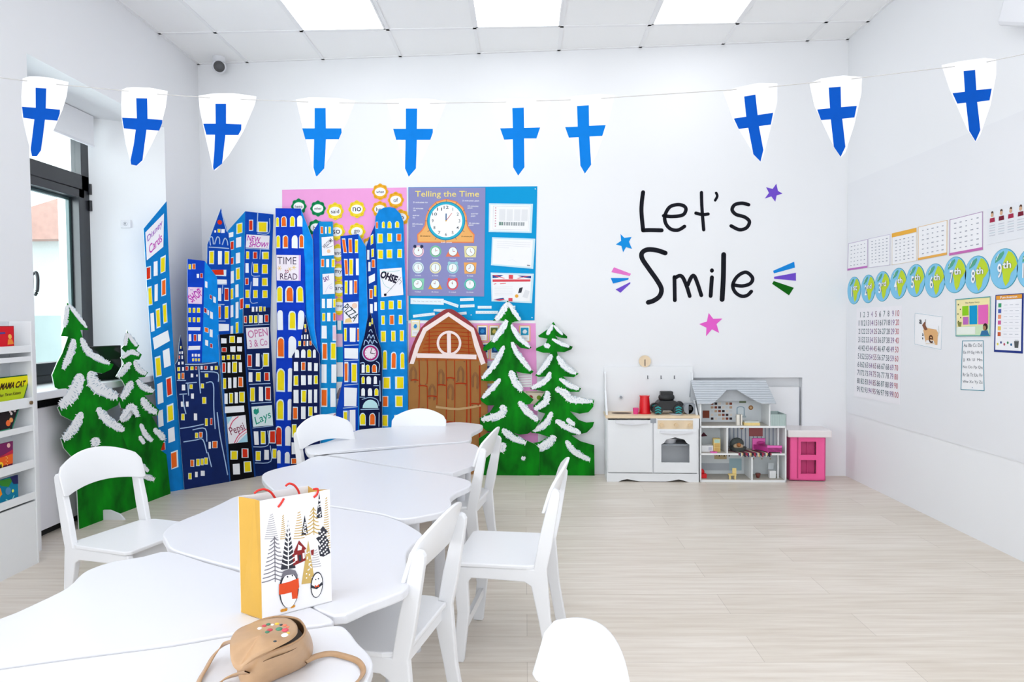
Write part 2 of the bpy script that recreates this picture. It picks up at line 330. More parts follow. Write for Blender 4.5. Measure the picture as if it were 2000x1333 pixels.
# small fixtures
c = PL((0, wy(0) - .12), (1, wy(1) - .12)).P(428, 130); 
t = thing('security_camera', 'small white dome camera with a black lens in the back left ceiling corner', 'security camera', (c.x, c.y, HC))
mb = MB(); mb.cyl((c.x, c.y, HC - .001), (c.x, c.y, c.z + .03), .045, WHITE, 24); mb.build('base', t)
tc = nz(CAM - c); mb = MB(); mb.sph(c, .052, WHITE); mb.build('housing', t)
mb = MB(); mb.cyl(c + tc * .035, c + tc * .054, .04, BLACK, 24); mb.cyl(c + tc * .054, c + tc * .056, .022, M('#3c3f45', .2), 20); mb.build('lens', t)
q = LW.P(245, 437); q = V((XL - .0, 0, 0)); sw = PL((XL, Y1), (XW, YJ)).P(245, 437, .0)
JP = PL((XL, Y1), (XW, YJ)); qd = quad(JP, (236, 430), (255, 430), (255, 445), (236, 445), .008)
mb = sheet(qd, WHITE, .007); qd.ring(mb, .45, .5, .2, .26, paper('#b9bcc4')); qd.rect(mb, .35, .35, .5, .6, paper('#8f939c'), 1)
tag(mb.build('thermostat', base=qd.at(.5, 1)), 'tiny white wall control on the window jamb', 'switch')
b = RW.P(1990, 38); mb = MB()
mb.prism([(XR, b.y + .02, b.z - .02), (XR, b.y - .22, b.z - .13), (XR, b.y - .26, b.z + .12), (XR, b.y - .04, b.z + .12)], (-.1, 0, 0), WHITE)
tag(mb.build('wall_fixture', base=b, bevel=.02), 'white rounded wall unit cut by the upper right picture edge', 'wall unit')
# niche panel
t = thing('access_panel', 'plain white panel standing in the low wall niche behind the doll house', 'panel', wp((sA + sB) / 2, 0, -.05))
zp = WALL.P(1560, 757).z; sC = s_of(1564, 800)
mb = MB(); mb.prism([wp(sA + .02, 0, -.03), wp(sC, 0, -.03), wp(sC, zp, -.03), wp(sA + .02, zp, -.03)], -nW * .018, M('#f3f3f6', .5, .003)); mb.build('board', t, bevel=.002)
mb = MB(); mb.prism([wp(sC - .004, .0, -.026), wp(sC, .0, -.026), wp(sC, zp, -.026), wp(sC - .004, zp, -.026)], -nW * .004, M('#b9bfc8', .4, 0)); mb.build('edge_strip', t)
# glossy board on the right wall
zb = .475
mb = MB(); mb.box((XR - .004, 1.2, zb), (XR - .0005, 5.06, 2.15), M('#ecedf1', .35, .004, 3, .3)); tag(mb.build('whiteboard', base=(XR, 3, zb)), 'wide pale glossy board covering the middle of the right wall', 'whiteboard')
RWp = RW
# ---------------------------------------------------------------- play kitchen
WOOD = M('#ead4b4', .5, .06, 12); GREY = M('#9aa0a8', .4, .05); KW = M('#eef0f3', .35, .004, 6)
ku = V((.9985, -.0554, 0)).normalized(); kb = V((ku.y * -1, ku.x, 0))
K0 = onz(1185, 941, 0); KP = PL((K0.x, K0.y), (K0.x + ku.x, K0.y + ku.y))
kw = (KP.P(1364.5, 900) - K0).dot(ku); kh = KP.P(1275, 812).z; kd = .235
def kp(s, d, z): return K0 + ku * s + kb * d + V((0, 0, z))
def kbox(mb, s0, s1, d0, d1, z0, z1, m): mb.prism([kp(s0, d0, z0), kp(s1, d0, z0), kp(s1, d1, z0), kp(s0, d1, z0)], (0, 0, z1 - z0), m)
def ks(px, py=870): return (KP.P(px, py) - K0).dot(ku)
def kz(py, px=1270): return KP.P(px, py).z
t = thing('play_kitchen', 'white wooden play kitchen with a pale wood worktop and oven', 'play kitchen', K0)
mb = MB(); sm = ks(1275)
kbox(mb, 0, .012, 0, kd, 0, kh - .02, KW); kbox(mb, kw - .012, kw, 0, kd, 0, kh - .02, KW); kbox(mb, 0, kw, kd - .01, kd, .05, kh - .02, KW); kbox(mb, sm - .006, sm + .006, .0, kd, .05, kh - .02, KW); kbox(mb, 0, kw, .01, kd, .06, .075, KW); kbox(mb, sm, kw, .02, kd, .26, .27, GREY)
mb.build('cabinet_body', t)
mb = MB(); pl_ = [(0, 0), (ks(1207), 0), (ks(1215), .012), (ks(1225), .02), (ks(1235), .012), (ks(1250), .004), (ks(1300), .004), (ks(1315), .012), (ks(1325), .02), (ks(1335), .012), (ks(1345), 0), (kw, 0), (kw, .062), (0, .062)]
mb.prism([kp(s_, -.006, z_) for s_, z_ in pl_], kb * .012, KW); mb.build('plinth', t)
mb = MB(); sk = ks(1224); top = [kp(-.006, -.012, kh - .02), kp(kw + .006, -.012, kh - .02), kp(kw + .006, kd, kh - .02), kp(-.006, kd, kh - .02)]; mb.prism(top, (0, 0, .02), WOOD); wt = mb.build('worktop', t)
mb = MB(); cc = kp(ks(1217), .12, kh + .0008); mb.face([cc + ku * .075 * math.cos(a * .2618) + kb * .055 * math.sin(a * .2618) for a in range(24)], M('#8a6f4e', .6)); cc = cc + V((0, 0, .0006)); mb.face([cc + ku * .07 * math.cos(a * .2618) + kb * .049 * math.sin(a * .2618) - kb * .004 for a in range(24)], M('#5f4a34', .6)); mb.build('sink_opening', wt)
mb = MB(); kbox(mb, .008, sm - .006, -.014, -.002, .07, kh - .032, KW); d = mb.build('door', t, bevel=.002)
mb = MB(); mb.prism([kp(ks(1202), -.014, kz(820)), kp(ks(1264), -.014, kz(820)), kp(ks(1264), -.014, kz(826)), kp(ks(1233), -.014, kz(830)), kp(ks(1202), -.014, kz(826))], -kb * .024, WHITE); mb.build('handle', d)
# oven door with an arched opening
zt_, zb_ = kz(838), .07; o0, o1 = sm + .006, kw - .014; w0, w1, wz0, wz1, wa = ks(1291), ks(1346), kz(903), kz(868), kz(854)
arch = [(w0, wz0), (w0, wz1), (w0 + .02, wz1 + .012), (w0 + .035, wz1 + .035), ((w0 + w1) / 2, wa), (w1 - .035, wz1 + .035), (w1 - .02, wz1 + .012), (w1, wz1), (w1, wz0)]
mb = MB(); kbox(mb, o0, w0, -.014, -.002, zb_, zt_, KW); kbox(mb, w1, o1, -.014, -.002, zb_, zt_, KW); kbox(mb, w0, w1, -.014, -.002, zb_, wz0, KW)
mb.prism([kp(s_, -.014, z_) for s_, z_ in [(w0, zt_)] + arch[1:8] + [(w1, zt_)]], kb * .012, KW); od = mb.build('oven_door', t)
mb = MB(); mb.prism([kp(ks(1288), -.014, kz(842)), kp(ks(1352), -.014, kz(842)), kp(ks(1352), -.014, kz(845)), kp(ks(1320), -.014, kz(848)), kp(ks(1288), -.014, kz(845))], -kb * .012, WHITE); mb.build('handle', od)
mb = MB(); kbox(mb, ks(1284), ks(1353), -.008, 0, kz(838), kz(821), WOOD); kbox(mb, o0, ks(1284), -.012, 0, kz(838), kh - .02, KW); kbox(mb, ks(1353), kw, -.012, 0, kz(838), kh - .02, KW); kbox(mb, ks(1284), ks(1353), -.012, 0, kz(821), kh - .022, KW); cpn = mb.build('control_panel', t)
for px in (1292, 1320, 1347): mb = MB(); a = kp(ks(px), -.008, kz(830)); mb.cyl(a, a - kb * .02, .014, M('#e3c79f', .5, .05), 16); mb.build('knob', cpn)
mb = MB(); kbox(mb, ks(1270), ks(1281), -.016, -.001, kz(826), kh - .02, GREY); mb.build('latch', t)
mb = MB(); kbox(mb, 0, kw, kd - .012, kd, kh, KP.P(1270, 742).z * 1.0 + .08, KW); mb.build('back_panel', t)
zpk = kh + .30
for s0 in (0, kw - .012): mb = MB(); mb.prism([kp(s0, kd, kh), kp(s0, .02, kh), kp(s0, .05, kh + .03), kp(s0, .13, kh + .09), kp(s0, kd - .04, kh + .16), kp(s0, kd - .03, zpk - .01), kp(s0, kd, zpk)], ku * .012, KW); mb.build('side_wing', t)
BPn = PL((kp(0, kd - .012, 0).x, kp(0, kd - .012, 0).y), (kp(1, kd - .012, 0).x, kp(1, kd - .012, 0).y))
cc = BPn.P(1259.5, 706); mb = MB(); mb.cyl(cc + kb * .01, cc - kb * .008, .044, WOOD, 28); ck = mb.build('clock', t)
mb = MB(); mb.stroke([cc - kb * .0095 + V((0, 0, .014)), cc - kb * .0095 - V((0, 0, .036))], .006, -kb, INK, False); mb.build('clock_hand', ck)
for px in (1265, 1291, 1317): mb = MB(); a = BPn.P(px, 737); mb.cyl(a + V((0, 0, .012)), a - V((0, 0, .012)) - kb * .0, .0035, M('#6a6d74', .4)); mb.cyl(a - V((0, 0, .01)), a - V((0, 0, .01)) - kb * .02, .0035, M('#6a6d74', .4)); mb.build('hook', t)
mb = MB(); a = BPn.P(1212.5, 776); mb.cyl(a, a - kb * .03, .01, GREY); mb.build('tap', t)
TY = lambda px, py, d: PL((kp(0, d, 0).x, kp(0, d, 0).y), (kp(1, d, 0).x, kp(1, d, 0).y)).P(px, py)
RED = M('#e01420', .25, .03); BKT = M('#1c1d20', .45, .1, 40); TEAL = M('#1fa8a8', .4, .05)
a = TY(1259, 808, .11); a.z = kh; t = thing('red_jug', 'bright red plastic jug on the play kitchen worktop', 'jug', a)
mb = MB(); mb.cyl(a, a + V((0, 0, .006)), .048, RED, 24); mb.cyl(a + V((0, 0, .006)), a + V((0, 0, .125)), .042, RED, 24, .034); mb.cyl(a + V((0, 0, .125)), a + V((0, 0, .132)), .037, RED, 24); mb.build('body', t)
mb = MB(); mb.tube(cat_([a + V((.01, .036, .10)), a + V((.02, .07, .095)), a + V((.02, .075, .05)), a + V((.01, .04, .025))]), .007, RED); mb.build('handle', t)
mb = MB(); b = a + V((-.07, -.03, 0)); mb.cyl(b, b + V((0, 0, .045)), .018, M('#e8408a', .4), 16, .022); tag(mb.build('pink_cup', base=b), 'small pink toy cup left of the red jug', 'cup')
a = TY(1303, 808, .10); a.z = kh; t = thing('toy_truck', 'black toy off-road car with teal wheel treads on the worktop', 'toy car', a)
mb = MB(); mb.prism([a + V(p) for p in [(-.075, -.05, .03), (.075, -.05, .03), (.085, -.05, .05), (.075, -.05, .085), (.04, -.05, .1), (-.06, -.05, .1), (-.08, -.05, .08)]], (0, .1, 0), BKT); mb.sph(a + V((-.005, 0, .12)), .058, BKT, 1.05, .85, .62); mb.box(tuple(a + V((-.05, -.03, .1))), tuple(a + V((.04, .03, .165))), BKT); mb.build('body', t, bevel=.006)
for sx, nm in ((-.078, 0), (.07, 1)):
    for sy in (-.062, .05):
        mb = MB(); mb.cyl(a + V((sx, sy, .036)), a + V((sx, sy + .03, .036)), .036, BKT, 20); w = mb.build('wheel', t)
        mb = MB(); x_ = a + V((sx, sy - .001, .036))
        for k in range(3): mb.stroke([x_ + V((-.018, -.0005, -.022 + k * .018)), x_ + V((0, -.0005, -.014 + k * .018)), x_ + V((.018, -.0005, -.024 + k * .018))], .009, (0, -1, 0), TEAL)
        mb.build('tread', w)
mb = MB(); mb.tube(cat_([a + V((.075, .03, .06)), a + V((.10, .03, .07)), a + V((.125, .03, .04)), a + V((.135, .03, .03))]), .018, BKT); mb.build('antenna_cover', t)
a = TY(1347, 808, .1); a.z = kh; t = thing('toy_camera', 'grey toy appliance with a dark square opening on the worktop right end', 'toy', a)
mb = MB(); mb.cyl(a + V((-.015, -.03, .037)), a + V((-.015, .05, .037)), .036, GREY, 20); mb.box((a.x - .015, a.y - .03, a.z + .002), (a.x + .032, a.y + .05, a.z + .073), GREY); mb.build('body', t, bevel=.004)
mb = MB(); mb.box((a.x - .012, a.y - .033, a.z + .03), (a.x + .008, a.y - .029, a.z + .06), BKT); mb.build('opening', t)
a = TY(1320, 810, .035); a.z = kh; mb = MB(); mb.cyl(a, a + V((0, 0, .006)), .04, WHITE, 24, .048); tag(mb.build('toy_plate', base=a), 'small white plate in front of the black toy car', 'plate')
a = kp((w0 + w1) / 2 - .03, .1, .27); mb = MB(); mb.cyl(a, a + V((0, 0, .035)), .05, WHITE, 20, .06); tag(mb.build('toy_bowl', base=a), 'white bowl on the shelf inside the toy oven', 'bowl')
# ---------------------------------------------------------------- doll house
D0 = onz(1367, 942, 0); D1 = onz(1535.5, 943, 0); D0 = V((max(D0.x, kp(kw, 0, 0).x + .004), D0.y, 0)); DP = PL((D0.x, D0.y), (D1.x, D1.y)); du = DP.u; db = -DP.n; dw = (D1 - D0).length; dd = .2
def dp(s, d, z): return D0 + du * s + db * d + V((0, 0, z))
def dbox(mb, s0, s1, d0, d1, z0, z1, m): mb.prism([dp(s0, d0, z0), dp(s1, d0, z0), dp(s1, d1, z0), dp(s0, d1, z0)], (0, 0, z1 - z0), m)
cD = CR(1330, 700, .19506)
def dx(x): return (DP.P(*cD(x, 900)) - D0).dot(du)
def dz(y): return DP.P(*cD(600, y)).z
DW = M('#eff1f2', .4, .005); WPA = M('#dfe5e8', .6, .02); SLT = M('#c6cbd1', .6, .03); FLG = M('#b9b3a8', .5, .06)
Z1, Z2, Z3 = dz(955), dz(680), dz(450); tdh = thing('doll_house', 'three-storey wooden doll house with a pale grey slatted roof', 'doll house', D0)
mb = MB(); xa, xb, xr, xu = dx(190), dx(1057), dx(1057), dx(895)
dbox(mb, xa, xb, 0, dd, 0, .016, DW); dbox(mb, xa, xb, 0, dd, Z1 - .012, Z1, DW); dbox(mb, xa, xb, 0, dd, Z2 - .014, Z2, DW)
dbox(mb, xa, xa + .01, 0, dd, 0, Z2, DW); dbox(mb, xb - .01, xb, 0, dd, 0, Z2, DW); dbox(mb, xa, xa + .01, 0, dd, Z2, Z3, DW); dbox(mb, xu - .01, xu, 0, dd, Z2, Z3, DW)
dbox(mb, dx(457), dx(470), 0, dd - .01, Z1, Z2 - .01, DW); dbox(mb, dx(705), dx(720), 0, dd - .01, .016, Z1 - .01, DW); dbox(mb, dx(990), dx(1003), .05, .06, .016, Z1, DW); dbox(mb, dx(990), dx(1003), .05, .06, Z1, Z2 - .01, DW); mb.build('frame', tdh, bevel=.0012)
mb = MB(); dbox(mb, xa, xb, dd - .008, dd, .01, Z2, WPA); dbox(mb, xa, xu, dd - .008, dd, Z2, Z3 + .06, WPA)
qb = lambda z0, z1, s0, s1: Quad(dp(s0, dd - .009, z1), dp(s1, dd - .009, z1), dp(s1, dd - .009, z0), dp(s0, dd - .009, z0), -db)
q = qb(Z2, Z3 + .05, xa, xu); bn, dk_, blu = paper('#8c4a3a'), paper('#3f3436'), paper('#9fb6c4')
q.poly(mb, [(.0, .3), (.18, .18), (.5, .1), (.95, .3), (.95, 1), (0, 1)], paper('#e1e6ea'), 1)
for i in range(6):
    for j in range(5):
        s_ = .24 + i * .055; t_ = .32 + j * .13; q.rect(mb, s_, t_, s_ + .04, t_ + .08, paper(('#8c4a3a', '#e9e0d6', '#c9a88c', '#3f3436', '#d9dde0')[(i * 3 + j * 2) % 5]), 2)
q.rect(mb, .03, .34, .1, .5, bn, 2); q.rect(mb, .12, .6, .22, .86, bn, 2); q.disc(mb, .83, .5, .08, paper('#a97a52'), 2); q.disc(mb, .83, .5, .04, paper('#d9b98c'), 3)
q.poly(mb, winpoly('x', .62, .45, .74, .8, arch=True), blu, 2); q.poly(mb, winpoly('x', .635, .48, .725, .8, arch=True), paper('#dfe8ec'), 3); q.rect(mb, .6, .78, .76, .84, paper('#b9c6cc'), 4); q.rect(mb, .66, .22, .76, .34, paper('#7d8a70'), 2)
q = qb(Z1, Z2 - .014, dx(470), xb - .01)
for k in range(14): q.rect(mb, k / 14, 0, k / 14 + .02, 1, paper('#9aa6b8'), 1)
q.disc(mb, .37, .14, .08, paper('#a88468'), 2); q.rect(mb, .5, .14, .75, .5, paper('#b06a6a'), 2)
q = qb(Z1, Z2 - .014, xa, dx(457))
for k in range(8): q.disc(mb, .1 + .1 * k, .1 + .05 * (k % 2), .025, paper(('#d9a8a0', '#b99a7a')[k % 2]), 1)
q.poly(mb, [(.2, .52), (.36, .34), (.5, .5)], paper('#5a2f3a'), 1)
q = qb(.016, Z1 - .012, xa, dx(705)); q.rect(mb, 0, .35, .1, .8, paper('#7fb4bc'), 1); q.rect(mb, .7, .35, .95, .85, paper('#a9c4cc'), 1); q.disc(mb, .3, .08, .09, dk_, 1); q.rect(mb, .1, .55, .7, .85, paper('#b6bcc2'), 1); q.rect(mb, .4, .1, .65, .38, paper('#c9b48c'), 2)
for k in range(6): q.disc(mb, .45 + .05 * k, .2 + .04 * (k % 2), .03, dk_, 3)
q = qb(.016, Z1 - .012, dx(720), xb - .01)
for k in range(9): q.disc(mb, .08 + .09 * k, .12 + .12 * (k % 3), .03, paper(('#b97a6a', '#6f86a4', '#c9b48c')[k % 3]), 1)
mb.build('wallpaper', tdh)
mb = MB(); dbox(mb, xa + .01, xb - .01, .004, dd - .01, .016, .0175, FLG); dbox(mb, xa + .01, xb - .01, .004, dd - .01, Z1, Z1 + .0015, FLG); dbox(mb, xa + .01, xu - .01, .004, dd - .01, Z2, Z2 + .0015, FLG); mb.build('printed_floor', tdh)
# roof: sloping slatted sheet with a curved gable cut-out
zR = PL((dp(0, .13, 0).x, dp(0, .13, 0).y), (dp(1, .13, 0).x, dp(1, .13, 0).y)).P(*cD(500, 228)).z; zE = DP.P(*cD(600, 450)).z
RT = lambda s, f: dp(s, -.03 + .16 * f, zE + (zR - zE) * f) # f 0 eave .. 1 ridge
lx = lambda f: dx(158) + (dx(135) - dx(158)) * f; rx = lambda f: dx(940) + (dx(905) - dx(940)) * f
gx = lambda f: (dx(300) + (dx(500) - dx(300)) * min(1, f / .68) ** .85, dx(800) - (dx(800) - dx(560)) * min(1, f / .68) ** .85)
rn = (RT(0, 1) - RT(0, 0)).cross(du).normalized(); rn = rn if rn.dot(-db) > 0 else -rn
mb = MB(); N_ = 13; SL2 = M('#8f9aa6', .6, .04)
for k in range(N_):
    f0, f1 = k / N_, (k + 1) / N_ - .016
    segs = [(lx, lambda f: gx(f)[0]), (lambda f: gx(f)[1], rx)] if f1 < .66 else [(lx, rx)]
    for a_, b_ in segs: mb.prism([RT(a_(f0), f0), RT(b_(f0), f0), RT(b_(f1), f1), RT(a_(f1), f1)], -rn * .006, SLT)
    if k: 
        for a_, b_ in segs: mb.face([RT(a_(f0 - .02), f0 - .02) - rn * .002, RT(b_(f0 - .02), f0 - .02) - rn * .002, RT(b_(f0 + .01), f0 + .01) - rn * .002, RT(a_(f0 + .01), f0 + .01) - rn * .002], SL2)
mb.build('roof', tdh)
mb = MB(); dbox(mb, lx(1), rx(1), .128, .14, Z3, zR, SLT); mb.prism([dp(lx(1), .13, zR), dp(rx(1), .13, zR), dp(rx(.9), dd + .0, zE + .02), dp(lx(.9), dd + .0, zE + .02)], (0, 0, .006), SLT); mb.build('roof_back', tdh)
mb = MB(); MINT = M('#b9cbc8', .5, .03); sx0, sx1 = xu + .004, xb
for d_ in (.006, dd - .02): dbox(mb, sx0, sx1, d_, d_ + .005, Z2, dz(565), MINT)
dbox(mb, sx1 - .005, sx1, .006, dd - .02, Z2, dz(565), MINT)
for k in range(9): s_ = sx0 + (sx1 - sx0) * k / 9; dbox(mb, s_, s_ + .001, .005, .006, Z2, dz(570), M('#8fa5a2', .5))
mb.build('terrace_fence', tdh)
# toys in the doll house
PK = M('#f06cc0', .4, .03); PK2 = M('#c23b8f', .4, .03); YW = M('#ecd28a', .5, .05); TOYG = 'toy furniture in the doll house'
def dtoy(name, s, d, z, label, cat, parts):
    t = thing(name, label, cat, dp(s, d, z), TOYG)
    for pn, fn in parts: mb = MB(); fn(mb); mb.build(pn, t)
    return t
zb = Z1 + .0015; s = dx(770)
dtoy('toy_bed', s, .01, zb, 'bright pink toy bed on the middle floor of the doll house', 'toy bed', [('bed_frame', lambda mb: (dbox(mb, dx(865), dx(1012), -.0, .012, zb + .012, zb + .055, PK), dbox(mb, dx(770), dx(900), .13, .142, zb, zb + .085, PK), mb.prism([dp(dx(865), .0, zb + .01), dp(dx(1012), .0, zb + .01), dp(dx(900), .14, zb + .01), dp(dx(770), .14, zb + .01)], (0, 0, .03), PK2), dbox(mb, dx(870), dx(880), 0, .01, zb, zb + .015, PK), dbox(mb, dx(996), dx(1006), 0, .01, zb, zb + .015, PK))), ('pillow', lambda mb: mb.sph(dp(dx(850), .115, zb + .055), .022, PK2, 1.4, .6, .5))])
def rug(mb):
    cs_ = ('#8c2438', '#1f1d2c', '#c9a86a', '#3a3f6a', '#a8324a', '#2a2432', '#d8d2c0'); n = 28
    for k in range(n):
        f0, f1 = k / n, (k + 1) / n; a0, a1 = dx(478), dx(872); e0, e1 = dx(575), dx(905)
        m = M(cs_[(k * 3) % 7], .8, .05)
        mb.face([dp(a0 + (a1 - a0) * f0, .12, zb + .003), dp(a0 + (a1 - a0) * f1, .12, zb + .003), dp(e0 + (e1 - e0) * f1, -.004, zb + .003), dp(e0 + (e1 - e0) * f0, -.004, zb + .003)], m)
        mb.face([dp(e0 + (e1 - e0) * f0, -.004, zb + .003), dp(e0 + (e1 - e0) * f1, -.004, zb + .003), dp(e0 + (e1 - e0) * f1, -.006, zb - .014 - .006 * (k % 3)), dp(e0 + (e1 - e0) * f0, -.006, zb - .014 - .006 * (k % 3))], m)
mb = MB(); rug(mb); tag(mb.build('toy_rug', base=dp(dx(680), .06, zb)), 'striped dark red toy rug hanging over the middle floor edge', 'rug')
DG = M('#4a5250', .7, .05); dtoy('toy_basket_chair', dx(600), .06, zb, 'round dark grey toy basket chair left of the pink bed', 'toy chair', [('shell', lambda mb: (mb.cyl(dp(dx(600), .085, zb + .004), dp(dx(600), .085, zb + .03), .05, DG, 24, .062), mb.sph(dp(dx(600), .11, zb + .05), .052, DG, 1.0, .45, .85))), ('cushion', lambda mb: (mb.sph(dp(dx(600), .07, zb + .038), .034, M('#c9b090', .7), 1.1, .7, .6), mb.sph(dp(dx(598), .05, zb + .05), .016, M('#a86a3a', .7))))])
dtoy('toy_cabinet', dx(378), .08, zb, 'pale yellow toy cabinet on the left of the middle floor', 'toy cabinet', [('body', lambda mb: dbox(mb, dx(342), dx(412), .05, .09, zb, zb + .096, YW)), ('door', lambda mb: (dbox(mb, dx(350), dx(404), .046, .05, zb + .004, zb + .028, M('#d8b266', .5)), dbox(mb, dx(350), dx(404), .046, .05, zb + .034, zb + .058, M('#d8b266', .5)), dbox(mb, dx(350), dx(404), .046, .05, zb + .066, zb + .09, M('#b8d8c8', .5))))])
dtoy('toy_bench', dx(280), .06, zb, 'white toy bench beside the yellow toy cabinet', 'toy bench', [('body', lambda mb: dbox(mb, dx(222), dx(338), .05, .1, zb, zb + .045, DW)), ('drawer', lambda mb: dbox(mb, dx(292), dx(325), .046, .05, zb + .012, zb + .034, M('#c9d0d8', .5)))])
mb = MB(); mb.cyl(dp(dx(335), .025, zb), dp(dx(335), .025, zb + .006), .026, PK, 24); mb.cyl(dp(dx(335), .025, zb + .006), dp(dx(335), .025, zb + .008), .012, PK2, 20); tag(mb.build('toy_round_mat', base=dp(dx(335), .025, zb)), 'flat round pink toy mat before the white toy bench', 'toy mat')
z0 = .0175
dtoy('toy_chair', dx(520), .03, z0, 'small natural wood toy chair on the ground floor', 'toy chair', [('seat', lambda mb: dbox(mb, dx(485), dx(560), .01, .045, z0 + .028, z0 + .036, YW)), ('backrest', lambda mb: dbox(mb, dx(530), dx(570), .04, .045, z0 + .03, z0 + .075, YW)), ('legs', lambda mb: (dbox(mb, dx(488), dx(505), .012, .02, z0, z0 + .028, YW), dbox(mb, dx(540), dx(556), .012, .02, z0, z0 + .028, YW), dbox(mb, dx(540), dx(556), .036, .044, z0, z0 + .03, YW)))])
dtoy('toy_armchair', dx(215), .05, z0, 'red toy armchair at the left of the ground floor', 'toy armchair', [('seat', lambda mb: mb.box(tuple(dp(dx(200), .04, z0)), tuple(dp(dx(200), .04, z0) + V((.05, .04, .03))), RED)), ('backrest', lambda mb: mb.sph(dp(dx(222), .085, z0 + .035), .028, RED, 1, .4, 1))])
dtoy('toy_stool', dx(800), .06, z0, 'small brown toy stool in the right ground floor room', 'toy stool', [('seat', lambda mb: mb.cyl(dp(dx(800), .07, z0 + .02), dp(dx(800), .07, z0 + .032), .018, M('#7a3c34', .5))), ('base', lambda mb: mb.cyl(dp(dx(800), .07, z0), dp(dx(800), .07, z0 + .02), .01, M('#7a3c34', .5), 12, .016))])
dtoy('toy_sink', dx(945), .06, z0, 'white toy washstand in the right ground floor room', 'toy washstand', [('cabinet', lambda mb: dbox(mb, dx(915), dx(978), .06, .1, z0, z0 + .05, DW)), ('mirror', lambda mb: dbox(mb, dx(918), dx(975), .102, .106, z0 + .055, z0 + .1, M('#c9d0d4', .1)))])
zu = Z2 + .0015
dtoy('toy_wardrobe', dx(595), .04, zu, 'tall cream toy wardrobe with a dark stripe on the top floor', 'toy wardrobe', [('body', lambda mb: dbox(mb, dx(570), dx(625), .03, .06, zu, zu + .075, M('#eee9df', .5))), ('stripe', lambda mb: dbox(mb, dx(600), dx(606), .028, .03, zu, zu + .078, BKT))])
dtoy('toy_double_bed', dx(720), .04, zu, 'pale wood toy bed on the top floor of the doll house', 'toy bed', [('bed_frame', lambda mb: dbox(mb, dx(640), dx(795), .01, .07, zu, zu + .02, YW)), ('mattress', lambda mb: dbox(mb, dx(645), dx(790), .012, .068, zu + .02, zu + .03, M('#cfd4cf', .7)))])
# ---------------------------------------------------------------- pink storage box
P0 = onz(1542, 940, 0); P1 = onz(1612, 941, 0); PP = PL((P0.x, P0.y), (P1.x, P1.y)); pu = PP.u; pb = -PP.n; pw = (P1 - P0).length; HP = M('#ff60a4', .35, .02); HPd = M('#c93a78', .5, .03)
def pp(s, d, z): return P0 + pu * s + pb * d + V((0, 0, z))
def px_(x, y=900): return (PP.P(x, y) - P0).dot(pu)
def pbox(mb, s0, s1, d0, d1, z0, z1, m): mb.prism([pp(s0, d0, z0), pp(s1, d0, z0), pp(s1, d1, z0), pp(s0, d1, z0)], (0, 0, z1 - z0), m)
t = thing('toy_storage_box', 'bright pink plastic toy cabinet with two windows and a white lid', 'toy box', P0)
zt = PP.P(1580, 854).z; X0, Xm, Xn, X1 = 0, px_(1558), px_(1612), px_(1612); wl, wr = px_(1563.5), px_(1594); rows = [(PP.P(1580, 889).z, PP.P(1580, 863).z), (PP.P(1580, 926).z, PP.P(1580, 899).z)]
mb = MB(); pbox(mb, 0, .006, 0, .2, 0.005, zt, HP); pbox(mb, pw - .006, pw, 0, .2, .005, zt, HP); pbox(mb, 0, pw, .19, .2, .005, zt, HP); pbox(mb, 0, pw, 0, .2, .005, .015, HP); pbox(mb, 0, wl, 0, .012, 0.005, zt, HP); pbox(mb, wr, pw, 0, .012, .005, zt, HP)
zz = [.005, rows[1][0], rows[1][1], rows[0][0], rows[0][1], zt]
for a, b in ((0, 1), (2, 3), (4, 5)): pbox(mb, wl, wr, 0, .012, zz[a], zz[b], HP)
for a, b in rows: pbox(mb, wl, wr, .03, .034, a - .005, b + .005, HPd)
mb.build('body', t)
for a, b in rows:
    mb = MB(); e = .006
    for s0, s1, z0_, z1_ in ((wl - e, wl, a - e, b + e), (wr, wr + e, a - e, b + e), (wl, wr, b, b + e), (wl, wr, a - e, a)): pbox(mb, s0, s1, -.005, 0, z0_, z1_, HP)
    pbox(mb, (wl + wr) / 2 - .003, (wl + wr) / 2 + .003, .018, .022, a, b, HPd); mb.build('window', t)
mb = MB(); pbox(mb, px_(1556.5), px_(1559), -.003, .0, .02, zt, HPd); mb.build('door_edge', t)
mb = MB(); pbox(mb, -.02, pw + .035, -.03, .22, zt, PP.P(1580, 840).z, M('#efe8e9', .35, .01)); mb.build('lid', t, bevel=.006)
# ---------------------------------------------------------------- book display rack at the left picture edge
fx = -2.41; BKP = PL((fx, 0), (fx, 5)); SPX = BKP
yr = SPX.P(67, 760).y; yl_ = yr - 1.25; RK = M('#eef0f2', .4, .005)
zz_ = lambda py, px=20: SPX.P(px, py).z
ztop = SPX.P(20, 628).z
t = thing('book_rack', 'white front-facing book rack with narrow ledges at the left picture edge', 'book rack', (fx, (yr + yl_) / 2, 0))
mb = MB(); mb.box((XL + .002, yr - .012, 0), (fx, yr, ztop), RK); mb.build('side_panel', t, bevel=.002); mb = MB(); mb.box((XL + .002, yl_, 0), (fx, yl_ + .018, ztop), RK); mb.build('side_panel', t, bevel=.002)
mb = MB(); mb.box((XL + .002, yl_, .02), (XL + .012, yr - .013, ztop), M('#dfe4ea', .5)); mb.build('back_panel', t)
LE = [(zz_(691), zz_(677)), (zz_(709, 20), zz_(699, 20)), (zz_(803), zz_(783)), (zz_(852), zz_(840)), (zz_(928), zz_(911)), (zz_(993), zz_(978))]
ye = yr - .013
for z0_, z1_ in LE:
    mb = MB(); mb.box((fx - .012, yl_ + .018, z0_), (fx - .001, ye, z1_), RK); 
    if (z1_ - z0_) > .0: mb.box((XL + .012, yl_ + .018, z0_), (fx - .012, ye, z0_ + .008), RK)
    mb.build('ledge', t, bevel=.001)
